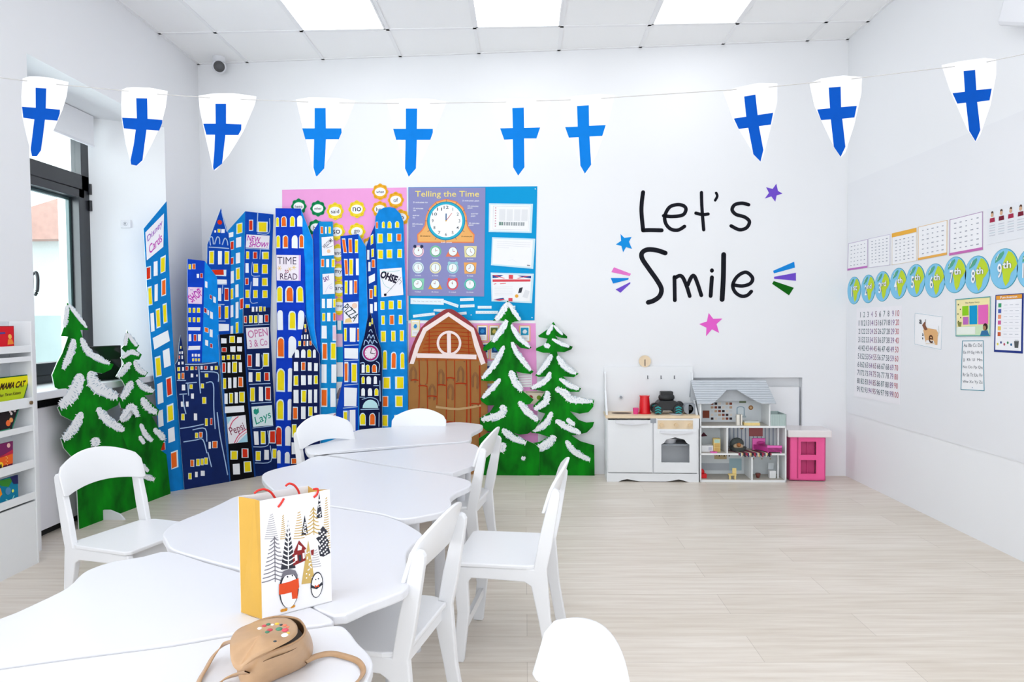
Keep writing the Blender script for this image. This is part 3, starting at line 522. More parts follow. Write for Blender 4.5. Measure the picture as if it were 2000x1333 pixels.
mb = MB(); mb.box((fx - .014, yl_ + .018, 0), (fx - .003, ye, LE[5][0] - .01), RK); mb.build('base_panel', t)
mb = MB(); a = SPX.P(60, 787); mb.cyl((fx, a.y, a.z), (fx + .006, a.y, a.z), .009, M('#8a7050', .4, metal=.5)); mb.build('bolt', t)
def book(tr, bl_, z0_, label, draw, col, name='picture_book', wd=.2):
    # tr: pixel of the top right corner, bl_: pixel of bottom right corner
    xf_, xb_ = fx - .016, XL + .05
    yb = BKP.P(*bl_).y; p = PL((fx - .024, 0), (fx - .024, 5)).P(*tr); yt = p.y
    bz = z0_; a = V((xf_, yb, bz)); b = V((fx - .024, yt, p.z)); c = V((fx - .024, yt - wd, p.z)); d_ = V((xf_, yb - wd, bz)); n = (a - d_).cross(b - a); n = n.normalized(); n = n if n.x > 0 else -n
    q = Quad(c, b, a, d_, n); mb = MB(); mb.prism(q.c, -n * .008, paper(col)); draw(q, mb); tag(mb.build(name, base=d_), label, 'book', 'books on the white rack')
def bk1(q, mb):
    q.rect(mb, .02, .03, .98, .97, paper('#d8222e'), 1); q.poly(mb, [(0, .8), (1, .75), (1, .97), (0, .97)], paper('#f0a868'), 2); q.disc(mb, .86, .4, .09, paper('#f3b45a'), 2); q.poly(mb, [(.8, .5), (.92, .5), (.98, .68), (.78, .7)], paper('#ee8b3a'), 2); q.line(mb, [(.3, .28), (.7, .26)], .07, paper('#5a4a8c'), 2)
book((27, 637), (34, 672), LE[0][1] - .03, 'red picture book with a small orange figure, topmost on the rack', bk1, '#a81c28')
def bk2(q, mb):
    q.rect(mb, .02, .03, .97, .97, paper('#e8de1a'), 1); q.poly(mb, [(.02, .4), (.97, .3), (.97, .97), (.02, .97)], paper('#b9cc22'), 2); q.text(mb, 'MAMA CAT', .3, .17, .9, .36, paper('#3c2018'), 3, .03); q.text(mb, 'has Three Kittens', .35, .47, .86, .56, paper('#4a3020'), 3, .01)
    q.poly(mb, [(.3, .99), (.36, .8), (.5, .9), (.7, .92), (.88, .72), (.92, .99)], paper('#4a2a28'), 3)
book((61, 731), (47, 782), LE[2][1] - .05, 'yellow picture book with dark green edges and a large black title', bk2, '#1f5a3a', wd=.26)
def bk3(q, mb):
    q.rect(mb, .0, .0, .96, 1, paper('#2a2226'), 1); q.poly(mb, [(.0, .85), (.9, .8), (.9, 1), (0, 1)], paper('#3a9a72'), 2); q.disc(mb, .78, .6, .1, paper('#ee7038'), 2); q.disc(mb, .84, .5, .08, paper('#e89a5a'), 2)
    for a in ((.7, .16), (.78, .12), (.85, .17), (.77, .26)): q.disc(mb, a[0], a[1], .05, paper('#ecdcdc'), 3)
book((40, 792), (28, 836), LE[3][1] - .02, 'dark picture book with pale petals, below the yellow book', bk3, '#2f8a6a')
def bk4(q, mb):
    q.rect(mb, 0, 0, 1, .45, paper('#7a2a5c'), 1); q.rect(mb, 0, .4, 1, .8, paper('#ea6428'), 1); q.poly(mb, [(0, .35), (.5, .5), (1, .3), (1, .45), (0, .5)], paper('#c4304a'), 2); q.disc(mb, .86, .12, .08, paper('#e9b8b0'), 2); q.disc(mb, .62, .76, .12, paper('#f6c832'), 2); q.poly(mb, [(0, .96), (.5, .84), (1, .86), (1, 1), (0, 1)], paper('#3a1c20'), 3); q.poly(mb, [(.58, .9), (.6, .72), (.64, .72), (.66, .9)], paper('#2a1820'), 3)
    for k in range(6): q.disc(mb, .78 + .04 * (k % 2), .5 + .06 * k, .02, paper('#f6c86a'), 3)
book((25, 862), (31, 910), LE[4][1] - .02, 'picture book with a purple and orange sunset cover', bk4, '#5a1c3c')
def bk5(q, mb):
    q.rect(mb, 0, 0, 1, 1, paper('#157a9c'), 1); q.poly(mb, [(0, .1), (.45, .3), (.5, .55), (.3, .75), (0, .8)], paper('#ee8e1f'), 2); q.poly(mb, [(.3, .0), (.9, .05), (.7, .35), (.5, .25)], paper('#3c8a34'), 2); q.poly(mb, [(.75, 0), (1, 0), (1, .35), (.85, .3)], paper('#2a2a5a'), 3)
    for k in range(5): q.line(mb, [(0, .25 + k * .1), (.42, .32 + k * .08)], .02, paper('#f4c03a'), 3)
    q.disc(mb, .68, .5, .14, paper('#4f8ab4'), 3); q.disc(mb, .82, .55, .06, paper('#cfe06a'), 4); q.line(mb, [(.6, .8), (.75, .9), (.85, .75)], .04, paper('#8fd8d0'), 4, True)
book((34, 928), (42, 970), LE[5][1] - .02, 'picture book with an orange and blue underwater cover, lowest on the rack', bk5, '#0f4a6a')
# ---------------------------------------------------------------- black box on the sill
a = PL((-2.8, 0), (-2.8, 5)).P(178, 700); t = thing('black_speaker', 'black rectangular box standing on the window sill behind the fir trees', 'speaker', (-2.72, 4.2, zs))
b0 = onz(185, 747, zs); SB = PL((-2.80, 3.9), (-2.56, 4.50))
A = SB.P(177, 738); B = SB.P(238, 735); zt_ = SB.P(205, 676).z
A.z = B.z = zs; mb = MB(); nn = -SB.n * .05; mb.prism([A, B, V((B.x, B.y, zt_)), V((A.x, A.y, zt_))], nn, M('#111114', .25, .05)); mb.build('housing', t, bevel=.004)
mb = MB(); mb.prism([A + (B - A) * .06 + SB.n * .002 + V((0, 0, .02)), A + (B - A) * .94 + SB.n * .002 + V((0, 0, .02)), A + (B - A) * .94 + SB.n * .002 + V((0, 0, zt_ - zs - .015)), A + (B - A) * .06 + SB.n * .002 + V((0, 0, zt_ - zs - .015))], -SB.n * .003, M('#1d1e22', .12, 0)); mb.build('front', t)
# ---------------------------------------------------------------- tables
TZ = .53
def table(px, legs, label):
    P = [onz(x, y, TZ) for x, y in px]; P = cat_(P, 3, True); c = sum(P, V()) / len(P)
    P = [p + (c - p).normalized() * .0015 for p in P]
    t = thing('activity_table', label, 'table', (c.x, c.y, 0), 'white wavy children tables pushed into one row'); mb = MB(); mb.prism(P, (0, 0, -.024), WHITE); mb.build('tabletop', t, bevel=.005, seg=3)
    for lx_, ly_ in legs: mb = MB(); mb.cyl((lx_, ly_, 0), (lx_, ly_, TZ - .024), .021, WHITE, 16); mb.build('leg', t)
table([(330, 1077), (405, 1099), (480, 1121), (565, 1164), (648, 1207), (641, 1218), (598, 1224), (458, 1238), (340, 1258), (150, 1282), (0, 1303), (-250, 1338), (-290, 1320), (-250, 1285), (-120, 1243), (0, 1208), (70, 1178), (130, 1148), (160, 1120), (190, 1106), (225, 1096), (280, 1087)], [(-1.0, 1.8), (-.55, 1.5), (-1.2, 1.35)], 'white wavy child table at the lower left, under the gift bag edge')
table([(598, 1229), (640, 1223), (668, 1222), (684, 1234), (700, 1255), (720, 1275), (730, 1295), (724, 1318), (712, 1345), (690, 1400), (600, 1500), (300, 1600), (-100, 1500), (-250, 1346), (0, 1308), (150, 1287), (340, 1262), (458, 1242)], [(-.38, 1.33), (-.9, 1.2), (-.45, .95)], 'white wavy child table nearest the camera, carrying the brown purse')
table([(322, 1056), (317, 1044), (326, 1031), (350, 1018), (390, 1002), (430, 984), (460, 970), (494, 967), (560, 977), (650, 991), (738, 1005), (780, 1017), (808, 1031), (826, 1044), (818, 1055), (797, 1077), (795, 1105), (800, 1130), (795, 1150), (765, 1165), (720, 1181), (652, 1203), (568, 1160), (483, 1117), (408, 1096), (336, 1074)], [(-.42, 2.08), (-.62, 1.78), (-1.05, 2.15)], 'white wavy child table with the gift bag standing on it')
table([(513, 938), (512, 927), (528, 919), (555, 912), (580, 907), (595, 900), (608, 894), (640, 891), (740, 908), (862, 926), (905, 935), (921, 942), (917, 951), (893, 962), (880, 974), (882, 986), (868, 999), (835, 1007), (800, 1013), (775, 1013), (738, 1003), (650, 989), (560, 975), (530, 955)], [(-.34, 2.65), (-1.0, 2.95), (-.4, 2.4)], 'white wavy child table, second behind the gift bag')
table([(612, 891), (650, 886), (696, 881), (790, 874), (880, 868), (915, 866), (934, 873), (939, 888), (933, 905), (905, 917), (864, 924), (740, 906), (645, 889)], [(-.30, 3.45), (-.3, 3.12), (-.95, 3.4)], 'white wavy child table, third behind the gift bag')
table([(597, 880), (598, 872), (632, 865), (666, 853), (690, 843), (715, 838), (777, 834), (850, 829), (875, 826), (900, 825), (938, 829), (943, 834), (935, 840), (922, 847), (921, 858), (905, 863), (880, 865), (790, 871), (696, 878), (640, 885), (606, 887)], [(-.36, 3.75), (-1.0, 3.6), (-.4, 4.1)], 'white wavy child table, farthest of the row')
# ---------------------------------------------------------------- chairs
PROF = [(.241, 0), (.202, 0), (.181, .172), (.184, .28), (.172, .297), (-.012, .292), (-.035, .278), (-.06, .158), (-.088, 0), (-.128, 0), (-.1, .165), (-.088, .334), (-.105, .41), (-.133, .58), (-.134, .597), (-.127, .609), (-.115, .613), (-.104, .606), (-.062, .435), (-.044, .337), (.232, .334), (.238, .32), (.223, .172)]
def chair(x, y, rot, label, sc=1.0):
    t = thing('child_chair', label, 'chair', (x, y, 0), 'white wooden child chairs around the tables')
    c, s_ = math.cos(math.radians(rot)), math.sin(math.radians(rot))
    def w(p): return V((x + (p[0] * c - p[1] * s_) * sc, y + (p[0] * s_ + p[1] * c) * sc, p[2] * sc))
    for sy in (-.178, .154):
        mb = MB(); mb.prism([w((a, sy, b)) for a, b in PROF], w((0, sy + .024, 0)) - w((0, sy, 0)), CHW); mb.build('side_frame', t, bevel=.004, seg=2)
    o = [(.24, -.165), (.225, -.182), (-.02, -.182), (-.048, -.172), (-.048, -.15), (-.075, -.148), (-.075, .148), (-.048, .15), (-.048, .172), (-.02, .182), (.225, .182), (.24, .165)]
    mb = MB(); mb.prism([w((a, b, .335)) for a, b in o], (0, 0, .015 * sc), CHW); mb.build('seat', t, bevel=.004)
    for xx, z0_, z1_ in ((.205, .285, .33), (-.05, .29, .33), (.205, .10, .13)):
        mb = MB(); mb.prism([w((xx - .008, -.154, z0_)), w((xx + .008, -.154, z0_)), w((xx + .008, .154, z0_)), w((xx - .008, .154, z0_))], (0, 0, (z1_ - z0_) * sc), CHW); mb.build('rail', t)
    N = 20; F_, B_ = [], []
    for i in range(N + 1):
        v = -1 + 2 * i / N; yy = .182 * v; k = 1 - v * v; e = max(0, abs(v) - .9) / .1
        zt_, zb_ = .622 + .058 * k - .018 * e * e, .52 + .03 * k + .01 * e * e
        xo = lambda z_: -.066 - .08 * (z_ - .435) / .248 + .014 - .024 * k
        F_.append((w((xo(zt_) + .011, yy, zt_)), w((xo(zb_) + .011, yy, zb_)))); B_.append((w((xo(zt_), yy, zt_)), w((xo(zb_), yy, zb_))))
    vs = [p for a in F_ for p in a] + [p for a in B_ for p in a]; n = 2 * (N + 1); fs = []
    for i in range(N): a = 2 * i; fs += [[a, a + 2, a + 3, a + 1], [n + a + 1, n + a + 3, n + a + 2, n + a], [a, n + a, n + a + 2, a + 2], [a + 1, a + 3, n + a + 3, n + a + 1]]
    fs += [[0, 1, n + 1, n], [2 * N, n + 2 * N, n + 2 * N + 1, 2 * N + 1]]
    mb = MB(); mb.mesh(vs, fs, CHW, True); mb.build('backrest', t, bevel=.003, solid=True)
chair(0.005, 2.46, 172, 'white child chair standing free right of the tables, seen from its side')
def place(n_, f_):                                # chair centre from the tops of its near and far posts
    a, b = onz(*n_, .613), onz(*f_, .613); d = (b - a).normalized(); return (a + b) / 2, d
def chair_at(n_, f_, side, label, sc=1.0, nudge=(0, 0)):
    m, d = place(n_, f_); fw = V((-d.y, d.x, 0)) * side; c = m + fw * .118
    chair(c.x + nudge[0], c.y + nudge[1], math.degrees(math.atan2(fw.y, fw.x)), label, sc)
chair_at((806, 1072), (886, 1003), 1, 'white child chair pushed under the table right of the gift bag', 1.0, (.02, 0))
chair_at((938, 876), (969, 851), 1, 'white child chair tucked in at the far right of the table row', 1.0, (.01, 0))
chair(-1.61, 2.67, -19, 'white child chair on the left before the green fir trees')
chair(-.985, 3.55, -35, 'white child chair at the far left of the table row before the dark skyscraper')
chair(-.66, 4.10, -92, 'white child chair at the far end of the table row, facing the camera', .93)
chair(-.015, 1.038, 195, 'white child chair at the lower picture edge, only its curved back showing')
# ---------------------------------------------------------------- gift bag
A, B, C_ = onz(512, 1212, TZ), onz(648, 1176, TZ), onz(470, 1198, TZ); D_ = B + (C_ - A)
GP = PL((A.x, A.y), (B.x, B.y)); zT = GP.P(512, 982).z; zTr = GP.P(637, 954).z; GS = PL((A.x, A.y), (C_.x, C_.y))
GOLD = M('#d2a54a', .5, .03, 8, .2); GW = M('#f5f4f6', .35, .004)
t = thing('gift_bag', 'white paper gift bag with gold sides, red handles and penguins, on the table', 'gift bag', (A.x, A.y, TZ))
H = lambda p, z: V((p.x, p.y, z))
mb = MB(); zT = (zT + zTr) / 2
def panel(mb, a, b, n, m): mb.prism([H(a, TZ), H(b, TZ), H(b, zT), H(a, zT)], n, m)
nf, ns = GP.n, GS.n
panel(mb, A, B, -nf * .0012, GW); fr = mb.build('front_panel', t)
mb = MB(); panel(mb, C_, D_, nf * .0012, GW); mb.build('back_panel', t)
mid = (A + C_) / 2 + (B - A).normalized() * .012
mb = MB(); m1 = H(mid, zT - .003); low = H((A + C_) / 2, TZ + .07)
mb.mesh([H(A, TZ), H(C_, TZ), low, H(A, zT), m1, H(C_, zT)], [[0, 1, 2], [0, 2, 4, 3], [1, 5, 4, 2]], GOLD); mb.build('side_gusset', t)
mid2 = (B + D_) / 2 - (B - A).normalized() * .012; mb = MB(); low = H((B + D_) / 2, TZ + .07)
mb.mesh([H(B, TZ), H(D_, TZ), low, H(B, zT), H(mid2, zT - .003), H(D_, zT)], [[0, 1, 2], [0, 2, 4, 3], [1, 5, 4, 2]], GOLD); mb.build('side_gusset', t)
mb = MB(); mb.prism([H(A, TZ), H(B, TZ), H(D_, TZ), H(C_, TZ)], (0, 0, .002), GW); mb.build('base', t)
RP = M('#dd2f25', .6, .08, 120); cg = CR(440, 920, .24)
BKp = PL((C_.x, C_.y), (D_.x, D_.y))
for pl, pts in ((GP, [(430, 298), (455, 265), (478, 225)]), (GP, [(720, 218), (748, 190), (752, 150), (715, 152)])):
    mb = MB(); P = [pl.P(*cg(*p), .004) for p in pts]; mb.tube(cat_(P, 5), .0025, RP); mb.build('handle_cord', t)
for pts in ([(235, 185), (270, 160), (320, 152), (370, 175), (400, 215), (415, 238)], [(490, 125), (520, 105), (560, 118), (590, 155), (603, 190)]):
    mb = MB(); P = [BKp.P(*cg(*p), .02) for p in pts]; mb.tube(cat_(P, 5), .0025, RP); mb.build('handle_cord', t)
def gs(mb, pts, w, l, m, k=3): pstroke(mb, GP, pts, w * 1.7, .0003 + l * .0003, m, cg, k, False)
def gpoly(mb, pts, l, m): mb.face(pmap(GP, pts, .0003 + l * .0003, cg), m)
gk, gg, gl_ = paper('#3a3b44'), paper('#cdae68'), paper('#b9b7bd'); mb = MB()
def fir(cx, top, bot, hw, m, style, n=9, l=1):
    if style == 'chev':
        gs(mb, [(cx, top), (cx + 4, (top + bot) / 2), (cx + 6, bot)], 4, l, m)
        for k in range(n):
            f = (k + .8) / n; y = top + (bot - top) * f; w = hw * (.25 + .75 * f)
            gs(mb, [(cx - w, y + 12), (cx - w * .5, y), (cx + 3, y - 22)], 5, l, m); gs(mb, [(cx + 3, y - 22), (cx + w * .5, y - 6), (cx + w, y - 2)], 5, l, m)
    elif style == 'bars':
        gpoly(mb, [(cx, top), (cx + hw, bot - 8), (cx - hw, bot + 8)], l, m)
        for k in range(1, n): f = k / n; y = top + (bot - top) * f; w = hw * f; gs(mb, [(cx - w, y - 14), (cx, y + 6), (cx + w, y - 22)], 6, l + 1, GW)
        gs(mb, [(cx, top + 20), (cx + 2, bot)], 5, l + 1, GW)
    elif style == 'lines':
        for k in range(n): f = (k + .5) / n; y = top + (bot - top) * f; w = hw * (.15 + .85 * f); gs(mb, [(cx - w, y + 4), (cx, y + 2), (cx + w, y - 6)], 4, l, m, 2)
    else:
        gpoly(mb, [(cx, top), (cx + hw, bot - 8), (cx - hw, bot + 8)], l, m)
        random.seed(int(cx))
        for k in range(16): f = random.uniform(.25, .95); y = top + (bot - top) * f; x = cx + random.uniform(-.75, .75) * hw * f; mb.disc(GP.P(*cg(x, y), .0003 + (l + 1) * .0003), .0017, nf, GW, 8)
fir(375, 350, 560, 55, gl_, 'lines', 12); fir(470, 360, 560, 22, gg, 'lines', 12); fir(400, 540, 905, 100, paper('#85838c'), 'chev', 11); fir(512, 400, 800, 60, gk, 'bars', 11, 2); fir(600, 330, 560, 45, gg, 'lines', 11); fir(646, 360, 525, 28, gk, 'dots'); fir(715, 300, 520, 62, gg, 'chev', 7); fir(765, 180, 385, 24, gk, 'dots'); fir(822, 215, 640, 32, gg, 'lines', 22); fir(735, 640, 790, 45, gl_, 'lines', 8)
gpoly(mb, [(795, 450), (840, 505), (815, 515), (845, 580), (835, 600), (855, 670), (800, 700), (770, 695), (755, 610), (775, 600), (738, 550), (765, 535), (755, 505)], 2, gk)
for k in range(26): mb.disc(GP.P(*cg(768 + (k * 29) % 72, 490 + (k * 47) % 195), .0012), .0022, nf, GW, 8)
fir(675, 565, 918, 55, gg, 'dots', l=2)
mb.build('printed_forest', fr)
mb = MB(); rdk, or_ = paper('#8c2f30'), paper('#e0532f')
gpoly(mb, [(600, 568), (660, 635), (645, 645), (655, 730), (555, 775), (548, 690), (540, 700), (600, 568)], 3, rdk); gpoly(mb, [(595, 600), (625, 620), (620, 645), (588, 650)], 4, GW); gpoly(mb, [(565, 690), (585, 683), (588, 730), (568, 738)], 4, GW); gpoly(mb, [(628, 672), (645, 668), (648, 712), (632, 718)], 4, GW); gpoly(mb, [(595, 690), (618, 684), (620, 735), (600, 742)], 4, gk); gpoly(mb, [(695, 650), (722, 640), (718, 685), (702, 690)], 3, rdk)
mb.build('printed_cabin', fr)
def oval(cx, cy, a, b, tilt=-.08, n=20): return [(cx + a * math.cos(k * 2 * math.pi / n) * math.cos(tilt) - b * math.sin(k * 2 * math.pi / n) * math.sin(tilt), cy + a * math.cos(k * 2 * math.pi / n) * math.sin(tilt) + b * math.sin(k * 2 * math.pi / n) * math.cos(tilt)) for k in range(n)]
mb = MB(); gpoly(mb, oval(518, 965, 80, 155, .06), 5, gk); gpoly(mb, oval(520, 975, 70, 143, .06), 6, GW); gpoly(mb, [(455, 880), (470, 820), (520, 800), (570, 812), (590, 850), (588, 880), (560, 845), (500, 850)], 7, paper('#77757e'))
gpoly(mb, [(438, 925), (520, 905), (595, 875), (602, 950), (590, 965), (588, 1040), (545, 1045), (540, 990), (480, 1005), (437, 1010)], 8, or_); gs(mb, [(505, 862), (508, 866)], 6, 7, gk); gs(mb, [(545, 852), (547, 856)], 6, 7, gk); gs(mb, [(460, 1140), (495, 1132)], 14, 5, paper('#e9a13c')); gs(mb, [(540, 1110), (560, 1103)], 12, 5, paper('#e9a13c')); mb.build('printed_penguin', fr)
mb = MB(); gpoly(mb, oval(745, 930, 50, 106, .1), 5, gk); gpoly(mb, oval(746, 932, 43, 98, .1), 6, GW); gpoly(mb, [(700, 930), (740, 950), (788, 905), (790, 930), (745, 965), (698, 955)], 7, gk); gpoly(mb, [(728, 930), (745, 940), (762, 922), (764, 948), (745, 945), (730, 955)], 8, or_); gs(mb, [(735, 885), (737, 888)], 5, 7, gk); gs(mb, [(757, 878), (759, 881)], 5, 7, gk); mb.build('printed_penguin', fr)
# ---------------------------------------------------------------- purse
LT = M('#bd9873', .38, .05, 60); LT2 = M('#b08a64', .45, .05, 60); IN = M('#3a2c22', .7)
t = thing('purse', 'small tan leather shoulder purse with a patterned flap and loose strap', 'purse', onz(540, 1290, TZ))
bot = [onz(*p, TZ + .001) for p in [(484, 1352), (540, 1330), (598, 1302), (612, 1275), (606, 1252), (588, 1240), (540, 1244), (495, 1262), (470, 1290), (468, 1325)]]
topv = [onz(*p, TZ + (.085 if p[0] > 500 else .055 if p[0] < 490 else .075)) for p in [(480, 1290), (528, 1274), (575, 1256), (595, 1238), (592, 1220), (575, 1208), (535, 1206), (495, 1218), (468, 1238), (462, 1270)]]
bo, to = cat_(bot, 4, True), cat_(topv, 4, True); n = len(bo); mb = MB(); rings = []
for f in (0, .12, .3, .5, .7, .88, 1): 
    bulge = 1 + .06 * math.sin(math.pi * f); c0 = sum(bo, V()) / n; c1 = sum(to, V()) / n; cc = c0.lerp(c1, f); rings.append([cc + (a.lerp(b, f) - cc) * bulge * (1 if f > 0 else .96) for a, b in zip(bo, to)])
vs = [p for r in rings for p in r]; fs = [[i * n + k, i * n + (k + 1) % n, (i + 1) * n + (k + 1) % n, (i + 1) * n + k] for i in range(len(rings) - 1) for k in range(n)]
mb.mesh(vs, fs, LT, True); mb.face(rings[0], LT); mb.build('body', t)
mb = MB(); cl = sum(rings[-1], V()) / n; mb.face([cl + (p - cl) * .94 + V((0, 0, -.014)) for p in rings[-1]], IN); mb.build('lining', t)
mb = MB(); mb.tube(rings[-1] + [rings[-1][0]], .0022, LT2, 6); mb.build('seam', t)
fl = [(449, 1266), (451, 1248), (463, 1231), (485, 1220), (515, 1211), (545, 1207), (564, 1209), (577, 1218), (581, 1230), (570, 1243), (545, 1257), (518, 1269), (494, 1281), (478, 1294), (467, 1303), (457, 1298), (451, 1283)]
zf = lambda x, y: TZ + .1 - .022 * max(0, (y - 1262) / 41) ** 1.5
P = cat_([onz(x, y, zf(x, y)) for x, y in fl], 4, True); c0 = onz(508, 1247, TZ + .104); mb = MB(); m_ = len(P)
R2 = [[c0 + (p - c0) * f + V((0, 0, .005 * (1 - f * f))) for p in P] for f in (.0001, .35, .7, .93, 1)]
mb.mesh([p for r in R2 for p in r] + [p - V((0, 0, .006)) for p in P], [[i * m_ + k, i * m_ + (k + 1) % m_, (i + 1) * m_ + (k + 1) % m_, (i + 1) * m_ + k] for i in range(5) for k in range(m_)], LT, True); mb.face([p - V((0, 0, .006)) for p in P], LT2); flp = mb.build('flap', t)
mb = MB(); zz2 = TZ + .121; mb_c = ['#c8414f', '#3f7a5a', '#f2efe9', '#f0c040', '#2f3a3f', '#e87a5a', '#f6f2ec', '#4a8a6a', '#d84a5a']
for i, (x, y, r) in enumerate(((516, 1221, 4), (524, 1218, 4), (532, 1219, 3), (541, 1217, 4), (549, 1219, 3), (556, 1220, 4), (507, 1226, 4), (545, 1227, 6), (557, 1229, 6), (527, 1229, 5), (522, 1233, 4), (556, 1239, 6), (563, 1235, 3), (537, 1251, 3), (562, 1223, 3))):
    p = onz(x, y, zz2); rr = r * .0009; mb.sph(p - V((0, 0, .002)), rr, M(mb_c[i % 9], .4, .02), 1.2, 1, .5, 8)
mb.build('embroidery', flp)
def strap(px_, w, name='strap'):
    P = cat_([onz(x, y, z) for x, y, z in px_], 6); mb = MB(); L, R_ = [], []
    for i, p in enumerate(P):
        tt = (P[min(i + 1, len(P) - 1)] - P[max(i - 1, 0)]).normalized(); s_ = tt.cross(V((0, 0, 1))).normalized(); up = (V((0, 0, 1)) * .75 + s_ * .5).normalized(); e = (s_ - up * s_.dot(up)).normalized(); L.append((p + e * w / 2, p + e * w / 2 - up * .0025)); R_.append((p - e * w / 2, p - e * w / 2 - up * .0025))
    vs = [v for a, b in zip(L, R_) for v in (a[0], b[0], b[1], a[1])]; fs = []
    for i in range(len(P) - 1):
        for k in range(4): fs.append([i * 4 + k, i * 4 + (k + 1) % 4, (i + 1) * 4 + (k + 1) % 4, (i + 1) * 4 + k])
    mb.mesh(vs, fs, LT, True); mb.build(name, t)
strap([(596, 1292, TZ + .02), (618, 1282, TZ + .012), (645, 1277, TZ + .008), (672, 1282, TZ + .007), (697, 1291, TZ + .007), (708, 1305, TZ + .007), (706, 1320, TZ + .007), (690, 1336, TZ + .007), (660, 1352, TZ + .007)], .011)
strap([(456, 1252, TZ + .05), (438, 1258, TZ + .03), (418, 1278, TZ + .015), (402, 1305, TZ + .008), (388, 1330, TZ + .007), (384, 1356, TZ + .007)], .011)
strap([(484, 1312, TZ + .05), (460, 1318, TZ + .02), (435, 1328, TZ + .009), (418, 1345, TZ + .007)], .011)
# ---------------------------------------------------------------- painted cardboard city
LB = PL((-2.505, 4.70), (-1.975, 5.262)); MBP = PL((-2.437, wy(-2.437)), (XR, wy(XR)))
c4, c5, c6, c7, cP = CR(260, 380, .225), CR(260, 660, .225), CR(520, 340, .225), CR(520, 620, .225), CR(690, 620, .1727)
PC = {'w': paint('#f4f6fb', .015), 'y': paint('#f4dc1a', .06), 'o': paint('#f06a20', .06), 'r': paint('#d8341a', .08), 'd': paint('#b3232c', .05), 'p': paint('#f0c9dc', .03)}
UND = paint('#dff1fb', .03)
LINE = paint('#a9c4e6', .05)
def windows(mb, pl, off, cr, txt, k=0):
    for tk in txt.split(';'):
        tk = tk.strip()
        if not tk: continue
        c = tk[0]; v = [float(a) for a in tk[1:].split(',')]
        ar = c.isupper(); c = c.lower(); kk = v[4] if len(v) > 4 else k; l = v[5] if len(v) > 5 else 0
        x0, y0, x1, y1 = v[:4]; jx = lambda: random.uniform(-1, 1) * .035 * (x1 - x0)
        po = winpoly(c, x0, y0, x1, y1, kk, l, ar); po = [(a + jx(), b + jx()) for a, b in po]
        if c == 'w': mb.face(pmap(pl, po, off + .0008, cr), PC['w']); continue
        mb.face(pmap(pl, po, off + .0008, cr), UND)
        ix, iy = .13 * (x1 - x0), .07 * (y1 - y0); dx = random.uniform(-.4, .4) * ix
        pi = winpoly(c, x0 + ix + dx, y0 + iy, x1 - ix + dx, y1 - iy, kk, l, ar); pi = [(a + jx(), b + jx()) for a, b in pi]
        mb.face(pmap(pl, pi, off + .0016, cr), PC[c])
def board(label, pl, off, faces, wins=(), lines=(), group='painted cardboard city buildings'):
    mb = MB(); EDGE = paint('#cfe4f2', .02)
    for i, (pts, col) in enumerate(faces):
        P = clampz(pmap(pl, pts, off)); mb.prism(P, -pl.n * .005, paint(col, .13), EDGE)
    for cr, txt, *k in wins: windows(mb, pl, off, cr, txt, k[0] if k else 0)
    for cr, pts, w in lines: pstroke(mb, pl, pts, w, off + .0022, LINE, cr, 4)
    b = base_of([p for f in faces for p in clampz(pmap(pl, f[0], off))])
    return tag(mb.build('building_cutout', base=b), label, 'building cutout', group)
def sign(par, pl, off, cr, q4, draw, col='#f3f0f7', name='sign'):
    q = quad(pl, *[cr(*p) for p in q4], off + .003); mb = sheet(q, paper(col), .0018); draw(q, mb); return mb.build(name, par)
pur, mag, blk = paper('#a35fc4'), paper('#c43fb6'), paper('#2d2440')
# leftmost leaning tower
b1 = board('tall leaning light-blue building cutout, leftmost of the painted city', LB, .018,
 [([(280.5, 447), (325.5, 393), (332, 560), (337.6, 660), (341, 712), (348, 800), (359.5, 950), (326, 958), (312, 880), (301.6, 750), (294, 660), (287, 560)], '#0b7bc6')],
 [(c4, 'r115,632,155,745,-.3;w178,585,212,710,-.2;y238,548,282,690,-.5;y125,805,160,968,-.3,8;w186,785,214,930,-.3;o245,742,285,888,-.4;w148,1035,180,1195,-.3,8;y195,1000,232,1165,-.4,8;y255,955,290,1125,-.4,8'),
  (c4, 'w172,1250,300,1345,-.57,16'), (c5, 'y187,170,238,345,-.3,10;w256,115,315,265,-.45,12;r285,352,335,515,-.4,8;w208,405,255,580,-.4,8;y292,590,348,738,-.4,6;w214,640,258,780,-.4,6;w303,795,358,915,-.4,5;r235,915,278,985,-.3,4;o326,995,386,1145,-.35,6')])
sign(b1, LB, .018, c4, [(107, 330), (268, 165), (262, 455), (120, 572)], lambda q, mb: [q.text(mb, 'Disney', .08, .14, .92, .42, pur, 1, .01, -.1), q.text(mb, 'Cards', .15, .52, .9, .84, mag, 1, .01, -.1)])
